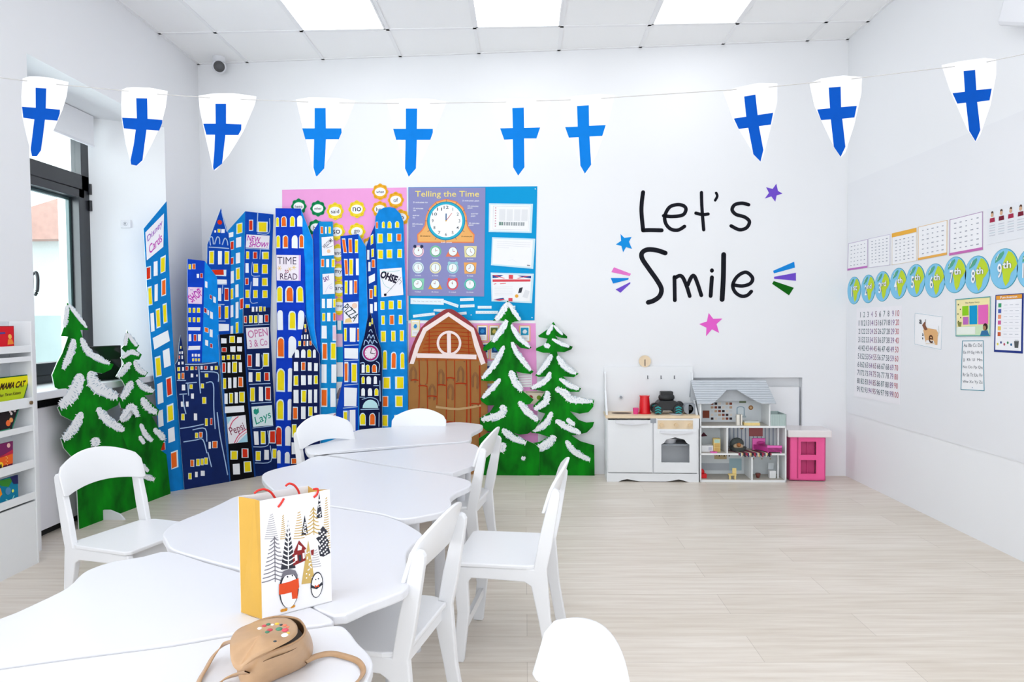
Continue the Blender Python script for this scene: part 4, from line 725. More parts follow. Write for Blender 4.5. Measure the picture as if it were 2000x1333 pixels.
b5 = board('tall two-sided blue building cutout with a New Show sign', LB, .0,
 [([(479, 413), (534, 419), (531, 520), (528, 640), (541, 905), (496, 925), (475, 660)], '#0b49b5'), ([(479, 413), (445, 451), (451, 490), (450, 650), (474, 660), (476, 560)], '#1082cf')],
 [(c4, 'r1005,220,1042,315;y1078,235,1168,328;y980,495,1008,562;r1040,498,1078,560;y1118,498,1180,565;w975,598,1003,680;y1042,600,1085,682;y1118,605,1170,690;r972,725,1003,785;w1040,725,1085,795;y1118,725,1168,795;y975,828,1010,900;y1042,830,1082,900;y1122,832,1168,900;y975,955,1012,1010'),
  (c4, 'w832,335,870,375;y897,255,948,345;r842,410,875,485;w895,378,938,465;r845,550,872,612;w892,512,928,602;w845,670,875,775;y892,640,928,745;y838,820,870,915;w888,785,915,895;w845,965,870,1070;w890,938,915,1078;r925,905,958,1000;y890,1112,915,1210;w845,1145,868,1220', -.25)],
 [(c4, [(1082, 160), (1075, 320)], 9), (c4, [(1080, 340), (1178, 335), (1185, 210)], 7), (c4, [(980, 470), (1180, 478)], 7), (c4, [(1035, 590), (1030, 700), (1100, 708)], 6), (c4, [(1025, 760), (1018, 930), (1080, 940)], 6), (c4, [(1105, 480), (1100, 560)], 6)])
sign(b5, LB, .0, c4, [(985, 348), (1185, 358), (1180, 472), (978, 462)], lambda q, mb: [q.text(mb, 'NEW', .04, .1, .6, .52, mag, 1, .015, .12), q.text(mb, 'SHOW!', .12, .52, .96, .93, mag, 1, .02, 0, .3)])
b4 = board('blue pointed tower cutout with white arches and a red roundel', LB, .008,
 [([(431.5, 407), (446, 458), (451, 490), (450, 655), (424, 662), (420, 560), (404, 530), (405, 478)], '#0b47b0')],
 [(c4, 'y733,300,758,332;w705,312,720,332;w765,302,795,335;y660,490,703,605;w737,492,770,608;y793,492,835,608;r670,655,812,706;w730,740,812,775;w738,812,765,925;r792,812,830,925;o740,965,762,1080;y795,970,828,1080;w740,1125,835,1185')],
 [(c4, [(672, 440), (665, 380), (688, 372), (697, 430)], 9), (c4, [(708, 430), (728, 372), (748, 380), (752, 428)], 9), (c4, [(775, 435), (795, 382), (815, 400), (822, 440)], 9), (c4, [(660, 458), (740, 462), (830, 470)], 9), (c4, [(768, 150), (790, 240), (812, 320)], 7), (c4, [(735, 780), (810, 782)], 8), (c4, [(738, 955), (790, 957)], 8), (c4, [(738, 1100), (800, 1100)], 7), (c4, [(778, 790), (775, 860)], 7)])
mb = MB(); cc = LB.P(*c4(752, 242), .0098); mb.disc(cc, .017, LB.n, PC['r']); mb.build('roundel', b4)
b2 = board('blue building cutout with a bright side face and a purple Shop sign', LB, .016,
 [([(366, 506), (400, 510), (397, 620), (394, 716), (366, 716)], '#0a42c4'), ([(400, 510), (424, 542), (427, 620), (428, 715), (394, 716), (397, 620)], '#0b8ae4')],
 [(c4, 'y480,605,505,650;o512,602,542,650;w552,690,572,725;r582,685,605,725;y480,985,503,1028;y517,985,540,1028;y553,985,583,1028;y480,1068,503,1110;y517,1068,540,1110;y553,1068,583,1110;w475,1150,585,1184;w482,1215,505,1275;r525,1215,552,1275;w562,1215,588,1275;w480,1314,582,1350'),
  (c5, 'w510,140,525,165;w533,140,553,165;w560,142,580,165;y512,180,530,205;y538,180,555,205;y562,180,580,205'),
  (c4, 'w625,752,645,805,.4;d665,870,685,905,.4;w695,885,718,935,.4;d615,982,642,1025,.4;w645,1003,658,1045,.4;w668,1015,692,1075,.4;o620,1152,655,1195,.3;w665,1170,690,1235,.3;w625,1262,652,1310,.3;d668,1292,690,1330,.3')])
def shop(q, mb):
    q.text(mb, 'SHOP', -.02, .25, 1.02, .75, mag, 1, .02, -.65)
    for i in range(14): q.disc(mb, .08 + .84 * ((i * 37) % 14) / 14, .06 + .1 * ((i * 5) % 3), .022, pur, 1)
sign(b2, LB, .016, c4, [(478, 805), (600, 808), (597, 952), (480, 948)], shop, '#f3d9f3')
b7 = board('dark narrow building cutout with a pink Open sign above a pale green sign', LB, .016,
 [([(475, 602), (528, 601), (528, 660), (535.6, 786), (541, 874), (541, 914), (496, 922), (482, 786), (475, 660)], '#0b2258')],
 [(c4, 'w1030,975,1052,1020;w1065,975,1080,1018;y1092,972,1120,1018;y1132,975,1150,1015;r962,1055,988,1118;y1005,1050,1038,1118;y1050,1050,1080,1118;w1092,1048,1125,1118;r1140,1045,1175,1110'),
  (c5, 'r990,145,1032,255;w1065,137,1098,250;y1128,132,1178,250;w1003,300,1035,385;y1065,300,1108,380;r1138,300,1185,375;y1015,432,1058,555;w1090,427,1128,550;r1147,425,1195,545;w1047,815,1085,930,0,6;y1108,810,1150,925;r1180,805,1235,918;y1062,985,1108,1070;w1138,975,1178,1060;y1207,965,1245,1050')],
 [(c5, [(1000, 272), (1120, 268), (1118, 150)], 7), (c5, [(1010, 405), (1190, 398)], 8), (c5, [(1030, 572), (1200, 560)], 7), (c5, [(1045, 948), (1170, 935), (1168, 810)], 7), (c5, [(1060, 1088), (1195, 1075), (1190, 940)], 8), (c5, [(1040, 785), (1215, 765)], 6), (c4, [(965, 1140), (1180, 1128)], 6), (c4, [(1085, 1035), (1090, 1130)], 5)])
pk, grn = paper('#cf7fae'), paper('#2c9c86')
sign(b7, LB, .016, c5, [(980, -84), (1178, -92), (1180, 90), (992, 98)], lambda q, mb: [q.text(mb, 'OPEN', .06, .08, .94, .45, pk, 1, .01, -.1), q.text(mb, '3 & Co', .1, .55, .92, .9, pk, 1, .008, -.08)])
def lays(q, mb): q.text(mb, 'Lays', .08, .38, .95, .88, grn, 1, .006, -.35, .2); q.poly(mb, [(.08, .18), (.16, .1), (.24, .16), (.32, .08), (.34, .3), (.2, .42), (.08, .34)], grn, 1)
sign(b7, LB, .016, c5, [(1028, 600), (1205, 586), (1215, 760), (1042, 775)], lays, '#dff1f4')
b6 = board('black narrow building cutout with a white sign crossed by red curves', LB, .024,
 [([(429, 654), (476, 651), (482, 760), (496.5, 924), (450, 931), (441, 800)], '#08080f'), ([(426, 655), (429, 654), (441, 800), (450, 931), (447, 932), (436, 800)], '#2a5fa6'), ([(476, 651), (479, 652), (485, 760), (499.5, 923), (496.5, 924), (482, 760)], '#123f86')],
 [(c5, 'w765,5,812,50;y835,-15,885,45;w903,-5,943,45;r768,85,812,125;w843,75,888,125;w903,75,945,120;y770,155,798,195;y812,150,843,190;y857,150,880,190;y893,148,935,190;r773,215,805,305;w820,215,845,305;y860,210,903,305;w918,215,945,300;y780,350,808,445;w825,348,853,440;w870,345,898,435;o912,340,955,430;w793,485,820,575;y833,480,867,570;w882,475,910,570;y922,468,970,562;w800,603,962,655,-.08;y845,982,908,1060;r942,962,1000,1043;w865,1097,925,1190,-.08,4;y960,1077,1025,1172,-.08,3')])
def pepsi(q, mb):
    rd = paper('#d9446c'); q.poly(mb, [(0, 0), (.3, 0), (.02, .28)], paper('#a9d8ea'), 1); q.poly(mb, [(.45, 1), (1, .68), (1, 1)], paper('#a9d8ea'), 1)
    q.line(mb, [(.12, .4), (.3, .18), (.6, .03)], .035, rd, 1, True); q.line(mb, [(.3, .98), (.55, .72), (.98, .52)], .035, rd, 1, True); q.line(mb, [(.4, 1), (.6, .8), (.98, .63)], .02, rd, 1, True)
    q.text(mb, 'Pepsi', .1, .32, .9, .7, paper('#8a3a52'), 2, .004, -.3)
sign(b6, LB, .024, c5, [(812, 690), (975, 672), (995, 905), (830, 922)], pepsi)
b3 = board('navy low building cutout with a thin spire and scattered lit windows', LB, .03,
 [([(352.7, 655), (359, 691), (361.5, 710), (426, 708), (430, 775), (448, 932), (360, 949), (344, 750), (342, 712), (347, 705), (350, 671)], '#13275f')],
 [(c5, 'y408,72,420,95;w400,120,412,142;w420,118,432,142;r395,155,408,185;w420,155,432,185;w390,210,405,235;w420,208,438,232;y383,255,408,290;w425,255,442,288;r455,248,480,285;y497,248,525,282;r537,248,557,280;w585,245,603,278;r615,245,645,278;w672,248,692,282;y708,245,735,280;y388,308,410,362;o420,305,445,360;w500,312,522,345;w548,320,560,338;y622,312,652,345;w423,408,452,458;y488,405,518,445;y588,398,615,440;w503,485,527,530;y600,515,635,575;w415,555,440,600;w458,555,482,600;y417,660,447,718;w527,658,555,718;y623,700,648,768;r668,698,688,758;y538,825,565,872;o573,820,602,868;w655,905,675,965;o687,898,732,960;o495,1060,530,1122;y547,1052,578,1115;y585,1050,612,1108;y617,1042,650,1102;y478,1175,508,1230;w538,1165,560,1212;w588,1155,622,1200')],
 [(c5, p_, 9) for p_ in ([(455, 232), (600, 230), (720, 215)], [(385, 372), (455, 372)], [(460, 395), (550, 388)], [(475, 400), (482, 500)], [(405, 492), (465, 488)], [(435, 500), (440, 580), (458, 660)], [(570, 250), (578, 400), (585, 480)], [(590, 295), (730, 305), (740, 380)], [(635, 392), (695, 400), (700, 600), (712, 790)], [(412, 788), (500, 775), (610, 752)], [(520, 800), (625, 790), (640, 900)], [(440, 905), (540, 890), (605, 885), (640, 1000)], [(650, 1000), (680, 1120)], [(730, 650), (755, 850), (800, 1080), (820, 1190)])])
b8 = board('wide royal-blue building cutout with arched windows and a Time to Read sign', MBP, .04,
 [([(538, 407), (587.5, 407.5), (596, 520), (600, 905), (541, 909), (537, 800), (541, 640)], '#0b3cc0'), ([(587.5, 407.5), (611, 469), (614, 640), (626, 720), (626, 903), (600, 905), (596, 520)], '#0c8be6'), ([(595, 520), (600, 640), (603, 905), (599, 905)], '#0a55c8')],
 [(c6, 'Y84,375,112,460;O130,365,178,460;Y205,365,250,460;W268,362,315,458;Y87,532,122,645;O142,530,190,645;W222,532,272,645;O285,525,328,645;Y92,975,145,1115;O165,975,235,1115;Y262,975,322,1115;W97,1182,145,1355;Y192,1190,258,1355;W275,1185,330,1350'),
  (c7, 'O92,170,158,355;W190,165,258,355;Y88,445,162,648;W188,440,230,648;Y90,710,155,895;W185,710,225,895;R78,945,135,1118;W165,945,215,1115;W95,1155,125,1270;W160,1170,205,1270')])
def ttr(q, mb):
    d = paper('#463a55'); q.text(mb, 'TIME', .04, .08, .82, .36, d, 1, -.005); q.text(mb, 'to', .34, .56, .5, .7, paper('#b04f6a'), 1, .01); q.text(mb, 'READ', .14, .72, .86, .96, paper('#4d2a52'), 1, 0)
    for u_, t_ in ((.12, .52), (.55, .55), (.72, .48)):
        for a in range(6): q.line(mb, [(u_, t_), (u_ + .09 * math.cos(a * 1.05), t_ + .09 * math.sin(a * 1.05))], .018, paper('#f0cd6a'), 1)
    q.rect(mb, .92, 0, 1, 1, paper('#dfb6e6'), 1)
sign(b8, MBP, .04, c6, [(88, 703), (300, 706), (298, 928), (92, 925)], ttr, '#f6ebf4')
b9 = board('dark navy stepped skyscraper cutout standing before the Time to Read building', MBP, .055,
 [([(596, 616), (604, 650), (608, 668), (624, 692), (625, 905), (566, 908), (571, 703), (570, 697), (587, 668), (592, 640)], '#0c1a50')],
 [(c7, 'y330,60,348,95;o335,100,350,130;w305,155,315,190;w328,150,340,190;w352,150,365,190;y278,205,302,250;o322,205,340,250;w350,205,365,250;o375,205,395,245;W248,280,285,352;W303,278,340,352;Y355,278,392,352;W405,280,430,352;w240,388,277,468;o303,388,340,465;w360,392,393,465;w415,398,448,468;y238,505,278,595;w303,505,343,590;w362,505,395,585;y413,505,448,582;w237,632,280,745;y303,632,348,742;w365,630,397,745;w415,628,443,742;o232,778,275,888;w303,775,340,885;y365,775,403,860;w415,775,440,830;y222,930,262,1045;w220,1088,265,1190;o215,1225,268,1275')])
b10 = board('light-blue narrow building cutout with Welcome and Say signs', MBP, .03,
 [([(623.5, 433), (650, 433), (654, 560), (657, 730), (656, 905), (626, 905), (625, 640)], '#118acd'), ([(623.5, 433), (611, 453), (614, 640), (616, 905), (627, 905), (626, 640)], '#0a47bb')],
 [(c6, 'o470,455,495,520;w510,460,525,518;y540,458,562,518;o475,738,503,808;w520,740,545,810;y568,738,597,810;w483,1085,510,1165;w528,1085,570,1165;y580,1085,603,1160;y485,1208,512,1280;w530,1205,557,1280;o580,1205,604,1280'),
  (c7, 'w480,75,525,185;p575,70,608,205;o485,222,530,370;y558,220,608,370;w480,410,525,570;w565,410,608,570;o473,618,532,780;w558,618,603,780')])
dk = paper('#2f2640')
sign(b10, MBP, .03, c6, [(480, 550), (580, 542), (592, 705), (485, 710)], lambda q, mb: [q.text(mb, 'WELCOME', .0, .26, 1.0, .46, dk, 1, .005, -.7), q.disc(mb, .55, .78, .1, paper('#f3c9a4'), 1), q.line(mb, [(.4, .6), (.9, .5)], .02, dk, 1)])
sign(b10, MBP, .03, c6, [(488, 870), (588, 862), (594, 1040), (492, 1046)], lambda q, mb: [q.text(mb, 'SAY', .06, .12, .62, .36, paper('#6a2f86'), 1, .02, -.35), q.line(mb, [(.2, .9), (.5, .6), (.8, .5)], .01, paper('#8a9ad0'), 1), q.ring(mb, .7, .7, .05, .07, paper('#b9a7d8'), 1)])
sign(b10, MBP, .03, c7, [(480, 850), (603, 830), (603, 950), (480, 960)], lambda q, mb: [q.line(mb, [(.98, .1), (.65, .3), (.95, .95)], .06, paper('#c13a6b'), 1, False)])
b11 = board('blue two-sided building cutout with a handwritten Pizza sign', MBP, .045,
 [([(664.7, 461.5), (700, 457.5), (701.5, 620), (699, 860), (657, 862), (657, 800), (670, 740), (669, 560)], '#0a43b6'), ([(700, 457.5), (714.6, 482), (718, 620), (706, 690), (701, 860), (698.5, 860), (701.5, 620)], '#0c88df')],
 [(c6, 'o655,560,686,688,0,16;o712,560,745,688,0,4;y768,568,798,688;o675,738,705,882,0,8;y720,735,755,882;w778,735,803,880;y680,925,708,1045;w722,925,748,1045;o760,922,790,1042'),
  (c7, 'y675,92,700,210;w725,92,775,215;o788,92,806,210;w680,268,795,358;o678,390,712,565;y738,398,788,568;w675,612,785,770;y668,812,705,985;w722,805,775,985')],
 [(c7, [(680, 245), (800, 240)], 8), (c7, [(680, 378), (800, 372)], 8), (c7, [(680, 590), (795, 580)], 8), (c7, [(670, 790), (790, 778)], 8), (c7, [(715, 400), (718, 560)], 5), (c7, [(712, 812), (714, 980)], 6)])
def pizza(q, mb):
    q.text(mb, 'PIZZA', -.12, .28, 1.08, .68, paper('#27404c'), 1, .004, .8); q.disc(mb, .75, .18, .13, paper('#f2cdb6'), 1); q.poly(mb, [(.08, .95), (.15, .78), (.45, .72), (.6, .95)], paper('#f0cf8a'), 1)
sign(b11, MBP, .045, c6, [(672, 1118), (798, 1108), (798, 1297), (670, 1302)], pizza)
b13 = board('round-topped bright blue building cutout with a black scrawled sign', MBP, .03,
 [([(732, 440), (733.7, 423), (740, 411), (751, 405.5), (761, 404.5), (772, 407.5), (782, 417.5), (788, 434), (794, 620), (797, 800), (797, 900), (743, 903), (739, 640), (736, 500)], '#0f86d8'), ([(732, 440), (719, 470), (714.5, 484), (719, 640), (730, 760), (743, 760), (739, 640), (736, 500)], '#0c3f9f')],
 [(c6, 'o950,415,970,475;Y1003,412,1030,470;Y1052,410,1088,472;Y1118,410,1155,468;y965,518,1012,602;y1050,515,1092,590;o1130,518,1172,585;y968,658,1015,738;y1045,655,1095,732;y1138,652,1178,730;y990,1105,1028,1180;y1060,1100,1108,1175;y1140,1095,1175,1172;y1000,1230,1030,1310;o1070,1225,1112,1310;y1150,1225,1185,1305'),
  (c7, 'y995,118,1040,215;y1085,118,1122,210;y1160,112,1195,210;Y1012,285,1050,455;O1083,300,1130,450;Y1162,305,1200,450;y1012,520,1078,622;y1120,515,1195,622;o1008,685,1060,780;y1118,680,1185,780;y1005,848,1058,950;y1110,848,1165,950'),
  (c6, 'y905,535,930,620,-.6;w875,660,895,745;y912,652,935,725,-.2;w885,765,905,845;o915,742,945,815;w890,890,942,955,-.5;o895,1000,925,1085;y935,968,957,1065;w900,1130,925,1210;w938,1115,960,1190')])
def ohse(q, mb):
    d = paper('#252038'); q.text(mb, 'OHSE', .0, .16, .8, .44, d, 1, .05, .45)
    for p_ in ([(.05, .3), (.2, .6), (.5, .75)], [(.15, .95), (.5, .7), (.95, .35)], [(.1, .1), (.5, .12), (.9, .1)], [(.8, .4), (.95, .5), (.85, .6)]): q.line(mb, p_, .012, paper('#7fc9c4') if p_[0][0] < .12 else d, 1, True)
    q.disc(mb, .18, .93, .05, d, 1)
sign(b13, MBP, .03, c6, [(985, 828), (1175, 813), (1190, 1050), (1000, 1070)], ohse)
b12 = board('black clock tower cutout with a round magenta-rimmed clock', MBP, .06,
 [([(723, 610), (730, 632), (735, 655), (744, 680), (746, 700), (746, 905), (701, 905), (702, 690), (707, 672), (714, 650), (718, 628)], '#0a1440')],
 [(cP, 'w95,537,130,628;Y142,534,185,628;O210,532,268,628;Y92,668,130,755;W150,667,200,755;W232,667,268,755;W90,802,132,890;W165,802,212,890;Y238,804,285,890;Y72,1084,142,1225;O180,1084,250,1225;Y178,55,200,100;Y205,10,222,80')],
 [(cP, p_, 9) for p_ in ([(80, 645), (300, 650)], [(80, 520), (120, 515), (130, 560)], [(230, 775), (285, 775)], [(75, 905), (130, 905)], [(85, 1045), (290, 1040)], [(100, 930), (190, 908), (270, 935), (290, 1000)], [(300, 720), (305, 950)], [(292, 1080), (290, 1235)], [(260, 500), (295, 530), (290, 620)], [(120, 315), (135, 260), (165, 280), (172, 300), (190, 255), (215, 300), (235, 258), (270, 290)], [(160, 235), (180, 195), (195, 235)], [(205, 235), (225, 200), (240, 240)], [(180, 160), (200, 140), (215, 170)])])
mb = MB(); cc = MBP.P(*cP(195, 405), .0626); mb.disc(cc, .066, MBP.n, LINE); mb.disc(cc + MBP.n * .0008, .058, MBP.n, paint('#a81c6e', .05)); mb.disc(cc + MBP.n * .0016, .045, MBP.n, paint('#f3e3ee', .02))
kc = paint('#2a1030', 0); uu = MBP.u
for a in range(12): dd = uu * math.cos(a * math.pi / 6) + V((0, 0, 1)) * math.sin(a * math.pi / 6); mb.stroke([cc + MBP.n * .0022 + dd * .036, cc + MBP.n * .0022 + dd * .043], .003, MBP.n, kc, False)
mb.stroke([cc + MBP.n * .003, cc + MBP.n * .003 + uu * .034 - V((0, 0, .006))], .005, MBP.n, kc); mb.stroke([cc + MBP.n * .003, cc + MBP.n * .003 + uu * .012 + V((0, 0, .04))], .005, MBP.n, kc); mb.build('clock_face', b12)
mb = MB(); fan = [cP(105 + 88 * (1 - math.cos(a * math.pi / 10)), 1028 - 95 * math.sin(a * math.pi / 10)) for a in range(11)]; mb.face(pmap(MBP, fan, .061), paint('#bfe6ee', .03)); mb.build('fanlight', b12)
# ---------------------------------------------------------------- snowy tree cutouts
G1 = bpy.data.materials.new('tree_green'); G1.use_nodes = True; nt = G1.node_tree; bb = nt.nodes['Principled BSDF']; bb.inputs['Roughness'].default_value = .7; bb.inputs['Specular IOR Level'].default_value = .12
t1 = nt.nodes.new('ShaderNodeTexCoord'); m1 = nt.nodes.new('ShaderNodeMapping'); m1.inputs['Scale'].default_value = (6, 6, 3.0); n1 = nt.nodes.new('ShaderNodeTexNoise'); n1.inputs['Scale'].default_value = 1.6; n1.inputs['Detail'].default_value = 6; r1 = nt.nodes.new('ShaderNodeValToRGB')
r1.color_ramp.elements[0].position = .32; r1.color_ramp.elements[0].color = hx('#04520e') + [1]; r1.color_ramp.elements[1].position = .66; r1.color_ramp.elements[1].color = hx('#0a8c16') + [1]
nt.links.new(t1.outputs['Object'], m1.inputs['Vector']); nt.links.new(m1.outputs[0], n1.inputs['Vector']); nt.links.new(n1.outputs['Fac'], r1.inputs[0]); nt.links.new(r1.outputs[0], bb.inputs['Base Color'])
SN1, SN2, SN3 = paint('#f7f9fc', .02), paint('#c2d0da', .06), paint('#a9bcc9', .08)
def snow(mb, pl, pts, w, off, cr):
    c = cat_([cr(*p) for p in pts] if cr else pts, 9); w = w * (cr.o[2] if cr else 1) * 1.12; n = len(c)
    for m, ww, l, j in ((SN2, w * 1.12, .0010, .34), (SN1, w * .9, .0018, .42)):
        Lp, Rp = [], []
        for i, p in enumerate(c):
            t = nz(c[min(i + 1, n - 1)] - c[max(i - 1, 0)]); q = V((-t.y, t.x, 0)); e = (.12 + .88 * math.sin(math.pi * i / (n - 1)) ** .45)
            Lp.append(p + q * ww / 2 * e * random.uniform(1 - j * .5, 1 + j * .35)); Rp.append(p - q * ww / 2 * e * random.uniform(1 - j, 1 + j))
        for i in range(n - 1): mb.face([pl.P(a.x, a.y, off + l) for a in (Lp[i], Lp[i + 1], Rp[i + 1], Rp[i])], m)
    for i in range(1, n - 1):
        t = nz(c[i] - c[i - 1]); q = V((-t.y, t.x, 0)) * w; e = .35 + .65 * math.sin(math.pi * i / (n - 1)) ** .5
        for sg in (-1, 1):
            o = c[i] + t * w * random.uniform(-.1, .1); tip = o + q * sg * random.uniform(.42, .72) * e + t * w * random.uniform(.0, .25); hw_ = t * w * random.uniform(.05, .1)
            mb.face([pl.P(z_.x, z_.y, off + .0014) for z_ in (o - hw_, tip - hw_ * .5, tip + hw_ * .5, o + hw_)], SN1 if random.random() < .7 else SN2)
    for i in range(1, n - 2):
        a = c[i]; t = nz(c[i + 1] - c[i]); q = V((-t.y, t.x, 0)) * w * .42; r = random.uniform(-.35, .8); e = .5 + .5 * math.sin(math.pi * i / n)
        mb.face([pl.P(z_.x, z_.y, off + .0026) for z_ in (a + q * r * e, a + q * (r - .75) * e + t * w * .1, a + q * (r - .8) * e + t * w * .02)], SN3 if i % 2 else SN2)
def tree(label, pl, off, outline, snows, cr, lines=None):
    P = clampz(pmap(pl, outline, off, cr)); mb = MB(); mb.prism(P, -pl.n * .006, G1, paint('#dfe9e2', .02))
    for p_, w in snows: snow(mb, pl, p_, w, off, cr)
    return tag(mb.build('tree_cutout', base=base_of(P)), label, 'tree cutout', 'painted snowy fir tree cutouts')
cT = CR(780, 580, .2851)
tB = tree('snowy green fir tree cutout, rightmost, right of the pink notice board', MBP, .055,
 [(1055, 172), (1085, 215), (1150, 272), (1150, 286), (1110, 282), (1068, 268), (1105, 312), (1188, 342), (1180, 360), (1130, 380), (1080, 377), (1085, 400), (1150, 480), (1228, 528), (1195, 552), (1120, 545), (1180, 600), (1245, 628), (1232, 652), (1150, 652), (1200, 690), (1270, 715), (1335, 703), (1328, 755), (1295, 792), (1235, 802), (1170, 785), (1230, 845), (1280, 862), (1335, 858), (1325, 890), (1285, 930), (1230, 945), (1180, 950), (1240, 990), (1335, 1018), (1337, 1198), (860, 1198), (860, 1010), (960, 995), (1020, 960), (960, 940), (905, 932), (900, 915), (960, 870), (1000, 800), (960, 790), (920, 765), (915, 750), (960, 705), (1000, 650), (945, 640), (893, 632), (960, 590), (1010, 545), (955, 550), (930, 540), (985, 470), (1035, 385), (985, 384), (935, 368), (938, 352), (1000, 325), (1015, 288), (960, 278), (950, 268), (1020, 220)],
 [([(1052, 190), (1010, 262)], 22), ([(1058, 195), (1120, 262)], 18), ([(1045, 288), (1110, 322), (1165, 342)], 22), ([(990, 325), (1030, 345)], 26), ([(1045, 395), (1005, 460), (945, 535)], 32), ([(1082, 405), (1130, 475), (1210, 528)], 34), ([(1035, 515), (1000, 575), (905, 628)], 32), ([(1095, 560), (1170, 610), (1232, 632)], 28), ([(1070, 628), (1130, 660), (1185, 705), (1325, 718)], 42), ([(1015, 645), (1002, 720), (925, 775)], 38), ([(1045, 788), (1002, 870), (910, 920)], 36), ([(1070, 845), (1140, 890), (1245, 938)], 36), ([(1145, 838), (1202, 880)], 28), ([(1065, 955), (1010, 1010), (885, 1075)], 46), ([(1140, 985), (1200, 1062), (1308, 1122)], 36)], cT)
tA = tree('snowy green fir tree cutout between the barn and the rightmost tree', MBP, .068,
 [(742, 25), (785, 95), (832, 165), (790, 170), (768, 180), (795, 235), (850, 300), (905, 348), (890, 360), (830, 350), (795, 320), (800, 360), (860, 450), (920, 515), (900, 530), (850, 525), (800, 512), (815, 560), (850, 650), (920, 705), (895, 735), (870, 740), (900, 800), (965, 850), (930, 905), (880, 940), (820, 945), (780, 932), (860, 980), (930, 1010), (960, 1040), (960, 1198), (545, 1198), (545, 970), (600, 935), (640, 930), (590, 915), (553, 875), (550, 832), (620, 790), (650, 745), (600, 745), (563, 718), (553, 697), (615, 640), (665, 592), (640, 575), (600, 580), (556, 572), (600, 525), (650, 450), (682, 380), (650, 345), (610, 365), (578, 372), (572, 350), (640, 290), (690, 215), (720, 168), (680, 160), (640, 165), (695, 105)],
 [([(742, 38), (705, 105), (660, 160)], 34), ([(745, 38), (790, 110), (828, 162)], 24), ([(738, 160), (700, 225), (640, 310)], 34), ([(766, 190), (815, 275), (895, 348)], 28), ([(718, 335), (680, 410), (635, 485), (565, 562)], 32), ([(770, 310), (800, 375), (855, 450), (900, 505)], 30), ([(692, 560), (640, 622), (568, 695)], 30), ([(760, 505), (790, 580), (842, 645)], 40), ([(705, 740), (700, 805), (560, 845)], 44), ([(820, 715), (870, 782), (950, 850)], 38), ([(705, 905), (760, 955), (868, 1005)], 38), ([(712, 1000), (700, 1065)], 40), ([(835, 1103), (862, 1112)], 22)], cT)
TP = PL((-2.575, 3.88), (-2.455, 4.66))
tD = tree('smaller snowy green fir tree cutout beside the leaning blue tower', TP, .0,
 [(248.6, 645), (255, 664), (272, 675), (266, 684), (277, 693), (272, 703), (262, 703), (272, 718), (289, 728), (283, 737), (270, 738), (282, 750), (303, 762), (297, 771), (282, 773), (292, 784), (311, 801), (308, 812), (297, 814), (310, 838), (323, 854), (314, 880), (325, 888), (333, 955), (333, 970), (235, 1000), (225, 830), (236, 818), (247, 800), (236, 797), (233, 783), (245, 755), (238, 742), (227, 736), (242, 710), (236, 699), (246, 690), (237, 681), (245, 672)],
 [([(248, 650), (244, 676)], 7), ([(250, 652), (268, 677)], 7), ([(238, 700), (256, 688), (272, 694)], 8), ([(255, 708), (243, 722), (230, 737)], 10), ([(262, 705), (272, 722), (286, 731)], 9), ([(258, 745), (250, 760), (238, 780)], 12), ([(268, 742), (280, 756), (300, 765)], 10), ([(277, 777), (288, 795), (306, 807)], 12), ([(258, 792), (250, 812), (236, 822)], 11), ([(274, 828), (285, 850), (298, 862)], 9), ([(300, 838), (314, 850), (320, 860)], 10), ([(272, 852), (282, 868)], 7), ([(258, 915), (270, 895), (262, 925)], 9), ([(275, 928), (302, 938)], 9), ([(274, 905), (290, 922)], 7)], None)
tC = tree('larger snowy green fir tree cutout, leftmost, standing in the window recess', TP, .014,
 [(131, 591), (142, 602), (158, 622), (173, 645), (157, 645), (164, 668), (190, 700), (222, 712), (217, 722), (200, 730), (178, 726), (186, 745), (210, 766), (236, 778), (230, 792), (208, 803), (192, 803), (205, 812), (232, 838), (236, 845), (262, 905), (268, 990), (268, 1012), (155, 1050), (148, 905), (141, 894), (125, 876), (119, 857), (133, 845), (150, 822), (140, 822), (120, 812), (113, 797), (134, 777), (143, 751), (132, 761), (120, 763), (107, 757), (102, 733), (112, 709), (122, 690), (133, 658), (119, 657), (127, 633)],
 [([(132, 596), (130, 615), (126, 640)], 8), ([(134, 594), (150, 615), (170, 641)], 7), ([(144, 662), (138, 690), (123, 722)], 12), ([(158, 660), (175, 690), (215, 711)], 11), ([(158, 730), (145, 765), (118, 796)], 20), ([(176, 725), (188, 755), (230, 777)], 20), ([(160, 805), (145, 835), (124, 860)], 15), ([(190, 797), (210, 822), (243, 842)], 14), ([(184, 855), (188, 872)], 14), ([(235, 822), (256, 795), (270, 815)], 11)], None)
fp = onz(190, 1012, 0); mb = MB()
mb.prism([V((-2.57 + .02, 4.02 - .0, 0)), V((-2.57 + .16, 4.02, 0)), V((-2.57 + .13, 4.02, .035)), V((-2.57 + .07, 4.02, .06)), V((-2.57 + .02, 4.02, .06))], (0, .012, 0), WHITE); mb.build('support_foot', tC)
